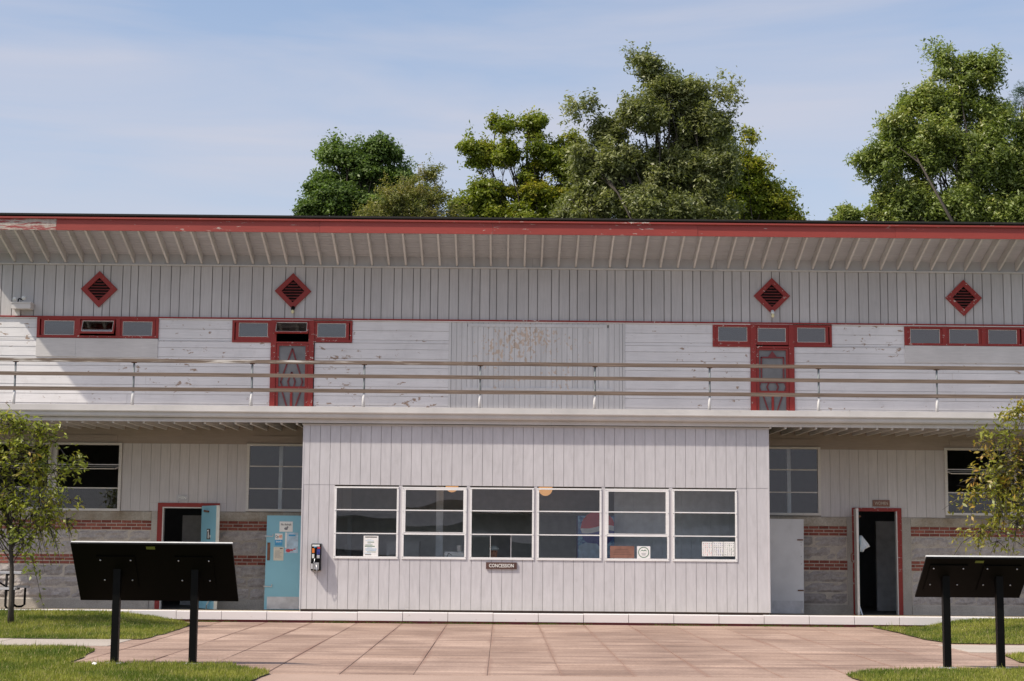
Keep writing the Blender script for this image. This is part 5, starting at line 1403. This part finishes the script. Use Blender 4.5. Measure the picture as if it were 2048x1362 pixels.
# picnic table on the porch at the far left
def picnic():
    e = at(50, 1145, 33.9); zg = ZB + .04; top = zg + .745
    o = empty('picnic_table', (e.x - .9, 34.0, zg), 'grey picnic table with black tube legs standing on the porch at far left', 'picnic table')
    L = 1.85; ca, sa = math.cos(.10), math.sin(.10)
    def T(u, v_, z): return (e.x - .04 + u * ca - v_ * sa * 1.0, 34.0 + u * sa + v_ * ca, z)
    def plank(u0, u1, v0, v1, z0, z1, nm):
        MB().add([T(u, v_, z) for u in (u0, u1) for v_ in (v0, v1) for z in (z0, z1)], BF).build(nm, 'kick', o)
    for k in range(5): plank(-L, 0, -.37 + k * .15, -.37 + k * .15 + .14, top - .04, top, 'tabletop_plank')
    for s in (-1, 1):
        for k in range(2): plank(-L, -.02, s * .70 - .13 + k * .135, s * .70 - .13 + k * .135 + .125, zg + .40, zg + .44, 'seat_plank')
    for u in (-.22, -L + .22):
        for s in (-1, 1):
            MB().tube([T(u + .14, s * .62, zg + .40), T(u + .14, s * .60, zg + .06), T(u + .09, s * .55, zg + .02), T(u + .0, s * .5, zg + .02), T(u - .05, s * .42, zg + .07), T(u - .06, s * .36, zg + .3), T(u - .06, s * .34, top - .05)], .024, 8).build('leg', 'black', o, True)
        MB().tube([T(u, -.7, zg + .38), T(u, .7, zg + .38)], .022, 8).tube([T(u - .06, -.36, top - .06), T(u - .06, .36, top - .06)], .022, 8).build('cross_tube', 'black', o, True)
        MB().tube([T(u - .03, 0, zg + .38), T(u - .55, 0, top - .06)], .018, 8).build('brace', 'black', o, True)
picnic()

# ================================================================== trees
def tube_np(pts, r0_, r1_, n=6):
    k = len(pts); rad = [r0_ + (r1_ - r0_) * i / (k - 1) for i in range(k)]; return pts, rad
def make_tree(name, label, base, lobes, Y, n_leaf, size, pal, clump, seed, mat='leaf', trunk_r=.25, dens_up=.55, droop=0.0, aspect=.5, depth=.9, sparse=0.0, trunk_top=None, zbase=0.0, leafdark=.8, nclump=None, fill=1.0, twiggy=.75, ntw=11, tlen=1.25, twigs=False, group='trees beyond the roof', flat=.62):
    rng = np.random.default_rng(seed)
    s_ = Y / F
    if group == 'trees beyond the roof': clump = clump * .58; tlen = 1.35; pal = [tuple(min(.6, c * 2.2) for c in q) for q in pal]; size *= .60; n_leaf = int(n_leaf * 2.3)
    L = []
    for (px, py, rx, ry) in lobes:
        c = at(px, py, Y); L.append((c.x, c.y + rng.uniform(-.25, .25) * rx * s_, c.z, rx * s_, rx * s_ * depth, ry * s_))
    L = np.array(L)
    if group == 'trees beyond the roof': L[:, 5] *= .85; L[:, 3] *= .93; L[:, 2] -= 9 * s_
    vol = L[:, 3] * L[:, 4] * L[:, 5]; pr = vol ** .75; pr /= pr.sum()
    nc = nclump or int(max(20, (L[:, 3] * L[:, 5]).sum() / (clump ** 2) * 5.0 * fill))
    idx = rng.choice(len(L), nc, p=pr)
    d = rng.normal(size=(nc, 3)); d /= np.linalg.norm(d, axis=1)[:, None]
    rad = rng.uniform(.15, 1, nc) ** .45 * .84
    cc_ = L[idx, :3] + d * rad[:, None] * L[idx, 3:6]
    cr = clump * np.clip(np.exp(rng.normal(-.05, .38, nc)), .4, 2.0)
    # leaves of every clump lie on its upper shell, ragged at the rim
    k = np.maximum(4, (n_leaf * cr ** 2 / (cr ** 2).sum())).astype(int)
    ci = np.repeat(np.arange(nc), k); N = len(ci)
    e = rng.normal(size=(N, 3)); e /= np.linalg.norm(e, axis=1)[:, None]
    e[:, 2] = np.where((e[:, 2] < 0) & (rng.random(N) < dens_up), -e[:, 2], e[:, 2])
    rr_ = rng.uniform(.35, 1.0, N) ** .5 + np.abs(rng.normal(0, .10, N))
    p = cc_[ci] + e * (rr_ * cr[ci])[:, None] * np.array([1.0, 1.0, flat])
    # most leaves sit along twigs that leave the clump outwards and upwards
    cen = np.average(L[:, :3], axis=0, weights=vol)
    outw = cc_ - cen; outw /= np.linalg.norm(outw, axis=1)[:, None] + 1e-6
    td = rng.normal(size=(nc, ntw, 3)); td /= np.linalg.norm(td, axis=2)[:, :, None]
    td = td + outw[:, None, :] * .75 + np.array([0, 0, .30 - .25 * droop]); td /= np.linalg.norm(td, axis=2)[:, :, None]
    tl = cr[:, None] * tlen * rng.uniform(.45, 1.25, (nc, ntw))
    ti = rng.integers(0, ntw, N); uu = rng.random(N) ** .75
    dirs = td[ci, ti]
    pt = cc_[ci] + dirs * (tl[ci, ti] * uu)[:, None]
    pt[:, 2] -= droop * (tl[ci, ti] * uu) ** 2 * .35 / clump
    pt += rng.normal(size=(N, 3)) * (size * 1.1 + .10 * cr[ci] * (1 - uu))[:, None]
    sel = rng.random(N) < twiggy
    p = np.where(sel[:, None], pt, p); e = np.where(sel[:, None], dirs * .5 + e * .5, e)
    p[:, 2] -= np.where(sel, 0, droop * rr_ * cr[ci] * .5)
    # orientation
    nrm = e * .6 + rng.normal(size=(N, 3)) * .55 + np.array([0, 0, .55]); nrm /= np.linalg.norm(nrm, axis=1)[:, None]
    t = np.cross(nrm, rng.normal(size=(N, 3))); t /= np.linalg.norm(t, axis=1)[:, None]
    t[:, 2] -= droop; t -= nrm * (t * nrm).sum(1)[:, None]; t /= np.linalg.norm(t, axis=1)[:, None]
    b = np.cross(nrm, t); ls = size * rng.uniform(.6, 1.35, N)
    t *= ls[:, None]; b *= (ls * aspect)[:, None]; nn = nrm * (ls * .12)[:, None]
    co = np.stack([p - t, p - b * .9 + nn, p + t, p + b * .9 + nn], 1).reshape(-1, 3)
    pal = np.array(pal); w = rng.random(N)
    ctone = rng.random(nc)[ci]
    v_ = np.clip(.55 * ctone + .45 * w + (p[:, 2] - L[:, 2].min()) / (np.ptp(p[:, 2]) + 1e-6) * .12 - .05, 0, .999)
    q = v_ * (len(pal) - 1); i0 = q.astype(int); fr = (q - i0)[:, None]
    cols = pal[i0] * (1 - fr) + pal[np.minimum(i0 + 1, len(pal) - 1)] * fr
    cols *= rng.uniform(leafdark, 1.15, N)[:, None]
    bx_ = X(base, 900, Y) if not isinstance(base, tuple) else base[0]
    root = empty(name, (bx_, Y, zbase), label, 'tree', group)
    leafmesh('crown', co, 4, cols, mat, root, 'stuff')
    # trunk and limbs
    ztop_ = trunk_top if trunk_top is not None else float(L[:, 2].max())
    topx = float(np.average(L[:, 0], weights=vol))
    tr_pts = [Vector((bx_ + (topx - bx_) * smooth(i / 7) + .12 * trunk_r * mnoise.noise(Vector((i * .9, seed, 0))) * 6 * (i > 0), Y + .1 * i * trunk_r, zbase - .05 + (ztop_ - zbase) * i / 7)) for i in range(8)]
    tr_r = [trunk_r * (1.25 if i == 0 else 1) * (1 - i / 7.6) for i in range(8)]
    MB().tube(tr_pts, tr_r, 9).build('trunk', 'bark', root, True)
    br = MB(); lim = rng.permutation(nc)[:min(nc, 60)]
    zs0 = zbase + (float(L[:, 2].min()) - zbase) * .55
    for i in lim:
        c = Vector(cc_[i]); hz = max(zs0, min(ztop_ * .95, zbase + (c.z - zbase) * rng.uniform(.55, .85)))
        tt = (hz - zbase) / (ztop_ - zbase) * 7; a = int(min(6, tt)); p0 = tr_pts[a].lerp(tr_pts[a + 1], tt - a)
        mid = p0.lerp(c, .5) + Vector((rng.normal(), rng.normal(), rng.normal() * .6)) * (c - p0).length * .09
        q1 = p0.lerp(mid, .5) + Vector((rng.normal(), rng.normal(), 0)) * .03; q2 = mid.lerp(c, .55) + Vector((0, 0, (c - p0).length * .05))
        r_ = min(tr_r[a] * .5, .02 + (c - p0).length * .016, .3 * trunk_r) * (.5 + .4 * rng.random()) 
        br.tube([p0, q1, mid, q2, c], [r_, r_ * .85, r_ * .65, r_ * .42, r_ * .18], 5, False)
        for _ in range(3):
            e_ = c + Vector(rng.normal(size=3)) * cr[i] * .55; br.tube([q2, q2.lerp(e_, .5) + Vector((0, 0, .05)), e_], [r_ * .32, r_ * .22, r_ * .08], 4, False)
    if twigs:
        for i in range(nc):
            for j in range(ntw):
                c = Vector(cc_[i]); dd = Vector(td[i, j]); ll = float(tl[i, j])
                f_ = lambda u: c + dd * (ll * u) - Vector((0, 0, droop * (ll * u) ** 2 * .35 / clump))
                br.tube([f_(0), f_(.5), f_(1)], [.010, .007, .003], 3, False)
    br.build('limbs', 'bark', root, True)['kind'] = 'stuff'
    return root
dark = [(.03, .05, .014), (.045, .072, .018), (.065, .095, .024), (.085, .12, .028)]
maple = [(.05, .07, .010), (.085, .105, .014), (.13, .14, .018), (.20, .16, .020)]
oak = [(.06, .068, .026), (.085, .095, .036), (.12, .128, .052), (.16, .16, .065)]
olive = [(.065, .075, .024), (.095, .10, .032), (.13, .12, .04), (.165, .125, .05)]
bright = [(.06, .078, .02), (.088, .112, .028), (.125, .15, .04), (.18, .17, .055)]
pine = [(.015, .03, .018), (.025, .045, .026), (.035, .06, .035)]
make_tree('locust_tree', 'rounded dark green tree in billowing tiers, leftmost above the roof', 690, [(650, 365, 38, 28), (620, 405, 36, 38), (690, 300, 34, 32), (745, 300, 38, 36), (790, 305, 28, 26), (725, 345, 60, 40), (790, 345, 38, 32), (680, 400, 50, 40), (740, 405, 60, 45), (810, 390, 30, 40)], 70, 42000, .13, dark, .85, 21, twiggy=.35, trunk_r=.32, flat=.5, dens_up=.7, fill=1.15)
make_tree('shrubby_tree', 'thin olive-brown tree with bare twigs between the dark tree and the maple', 830, [(750, 425, 50, 26), (790, 400, 42, 34), (830, 375, 30, 34), (835, 430, 50, 28), (870, 390, 26, 34), (850, 345, 24, 24), (900, 425, 26, 22), (780, 440, 60, 18)], 56, 10500, .075, olive, .5, 22, twiggy=.9, trunk_r=.13, fill=1.1, flat=.8)
make_tree('maple_tree', 'yellow-green maple with an open crown left of the tallest tree', 1015, [(1005, 245, 36, 28), (965, 300, 42, 30), (1075, 250, 38, 28), (1010, 305, 44, 34), (1085, 310, 48, 42), (1060, 370, 60, 45), (975, 385, 38, 40), (935, 400, 32, 40), (1110, 400, 60, 50), (1130, 290, 34, 44), (1140, 340, 34, 50), (1020, 430, 70, 28)], 66, 34000, .13, maple, .75, 23, twiggy=.5, trunk_r=.28, fill=1.0, flat=.55, dens_up=.65)
make_tree('maple_tree', 'yellow-tinged maple to the right of and behind the tallest tree', 1470, [(1430, 290, 45, 50), (1470, 340, 55, 60), (1510, 385, 55, 55), (1440, 400, 60, 60), (1555, 420, 40, 36), (1578, 445, 32, 14), (1380, 350, 60, 60), (1490, 290, 32, 45)], 72, 34000, .14, maple, .85, 24, twiggy=.5, trunk_r=.3, flat=.55, dens_up=.65, fill=1.1)
make_tree('oak_tree', 'tallest spreading oak with grey-green leaves above the centre of the roof', 1330, [(1365, 120, 16, 34), (1300, 135, 28, 32), (1330, 180, 50, 40), (1390, 190, 42, 40), (1455, 195, 24, 22), (1300, 230, 70, 50), (1390, 250, 75, 55), (1220, 260, 40, 34), (1170, 215, 34, 24), (1180, 300, 40, 40), (1250, 330, 70, 60), (1340, 330, 80, 60), (1420, 340, 60, 70), (1200, 400, 70, 45), (1300, 410, 90, 50), (1400, 420, 80, 40), (1140, 430, 60, 25), (1180, 350, 26, 50)], 60, 60000, .135, oak, .62, 25, mat='leaf_gloss', trunk_r=.36, fill=1.05, flat=.75, aspect=.42)
make_tree('young_tree', 'low bright green treetop just left of the big right-hand tree', 1710, [(1690, 398, 9, 26), (1702, 425, 22, 22), (1745, 425, 22, 20), (1690, 442, 22, 10), (1780, 440, 40, 18)], 58, 8000, .10, bright, .45, 26, trunk_r=.1, flat=.8)
make_tree('broadleaf_tree', 'big dense green tree with yellow tips filling the upper right corner', 1950, [(1890, 130, 26, 40), (1930, 140, 26, 46), (1975, 150, 22, 45), (1835, 200, 50, 45), (1900, 210, 60, 60), (1975, 230, 48, 60), (1800, 270, 55, 45), (1772, 330, 50, 45), (1765, 300, 30, 30), (1800, 400, 60, 50), (1860, 300, 80, 70), (1960, 320, 80, 80), (2050, 350, 70, 110), (1830, 390, 70, 50), (1920, 410, 90, 50), (2030, 430, 80, 50), (2060, 260, 30, 50)], 58, 76000, .125, bright, .62, 27, mat='leaf_gloss', trunk_r=.36, fill=1.25, flat=.85, aspect=.42)
make_tree('pine_tree', 'dark blue-green pine top cut by the right edge behind the big tree', 2075, [(2050, 175, 22, 20), (2030, 215, 22, 16), (2060, 240, 45, 30), (2080, 300, 60, 50), (2090, 200, 40, 50)], 84, 14000, .13, pine, .7, 28, trunk_r=.25, aspect=.2, flat=.6, depth=.9)
# young ornamental trees in front of the porch
pear = [(.15, .19, .02), (.23, .27, .03), (.31, .34, .045), (.38, .37, .055), (.42, .26, .06)]
b = gnd(24, 1247, .03)
YT = 29.4
make_tree('ornamental_tree', 'young yellow-green tree with reddish leaf tips on the left lawn', (X(22, 1240, YT), 0), [(45, 838, 13, 24), (75, 862, 28, 26), (20, 862, 34, 30), (100, 878, 26, 16), (125, 876, 16, 9), (60, 900, 52, 28), (10, 920, 50, 50), (90, 930, 46, 22), (135, 928, 26, 14), (60, 965, 55, 34), (100, 1000, 42, 26), (140, 1005, 20, 14), (55, 1040, 56, 34), (0, 1020, 50, 60), (120, 1045, 28, 16), (155, 1035, 12, 16), (60, 1072, 40, 18), (-50, 950, 60, 110)], YT, 6600, .050, pear, .20, 31, twiggy=.97, ntw=5, tlen=1.7, twigs=True, mat='leaf_gloss', trunk_r=.050, droop=.7, aspect=.42, zbase=rise(X(22, 1240, YT), YT) - .01, leafdark=.7, nclump=125, group='young trees on the lawns', flat=.8, dens_up=.2, trunk_top=Z(40, 850, YT))
make_tree('ornamental_tree', 'young tree with rusty yellow-green leaves reaching in from the right edge', (X(2125, 1240, YT), 0), [(2040, 838, 26, 22), (2010, 870, 22, 18), (1975, 880, 20, 14), (1995, 905, 40, 20), (1945, 905, 14, 12), (1955, 950, 16, 10), (1945, 1000, 10, 10), (2035, 915, 40, 40), (1985, 940, 36, 18), (1955, 925, 12, 12), (2000, 975, 32, 26), (1962, 985, 10, 14), (2040, 990, 36, 50), (2005, 1020, 30, 22), (1995, 1060, 26, 16), (1965, 1068, 16, 10), (2000, 1085, 14, 8), (2035, 1055, 26, 24), (2110, 940, 70, 110), (2120, 1040, 60, 60)], YT, 6600, .050, [(.15, .18, .02), (.23, .25, .03), (.31, .31, .045), (.40, .31, .055), (.46, .24, .06)], .20, 32, twiggy=.97, ntw=5, tlen=1.7, twigs=True, mat='leaf_gloss', trunk_r=.055, droop=.7, aspect=.42, zbase=rise(X(2125, 1240, YT), YT) - .01, leafdark=.7, nclump=125, group='young trees on the lawns', flat=.8, dens_up=.2, trunk_top=Z(2100, 850, YT))

# weeds along the foot of the kerb
rng = np.random.default_rng(5); n_ = 2600
cl = rng.uniform(-6.5, 8, 60); xw = cl[rng.integers(0, 60, n_)] + rng.normal(0, .10, n_); yw = 32.44 - np.abs(rng.normal(0, .02, n_))
h = rng.uniform(.01, .045, n_); an = rng.uniform(0, 6.28, n_)
co = np.stack([np.stack([xw - .006 * np.cos(an), xw + .006 * np.cos(an), xw + rng.normal(0, .02, n_)], 1), np.stack([yw, yw - .006, yw - rng.uniform(0, .03, n_)], 1), np.stack([np.zeros(n_), np.zeros(n_), h], 1)], 2).reshape(-1, 3)
leafmesh('weeds', co, 3, np.tile(np.array([.10, .14, .03]), (n_, 1)) * rng.uniform(.6, 1.4, n_)[:, None], 'grass', None)
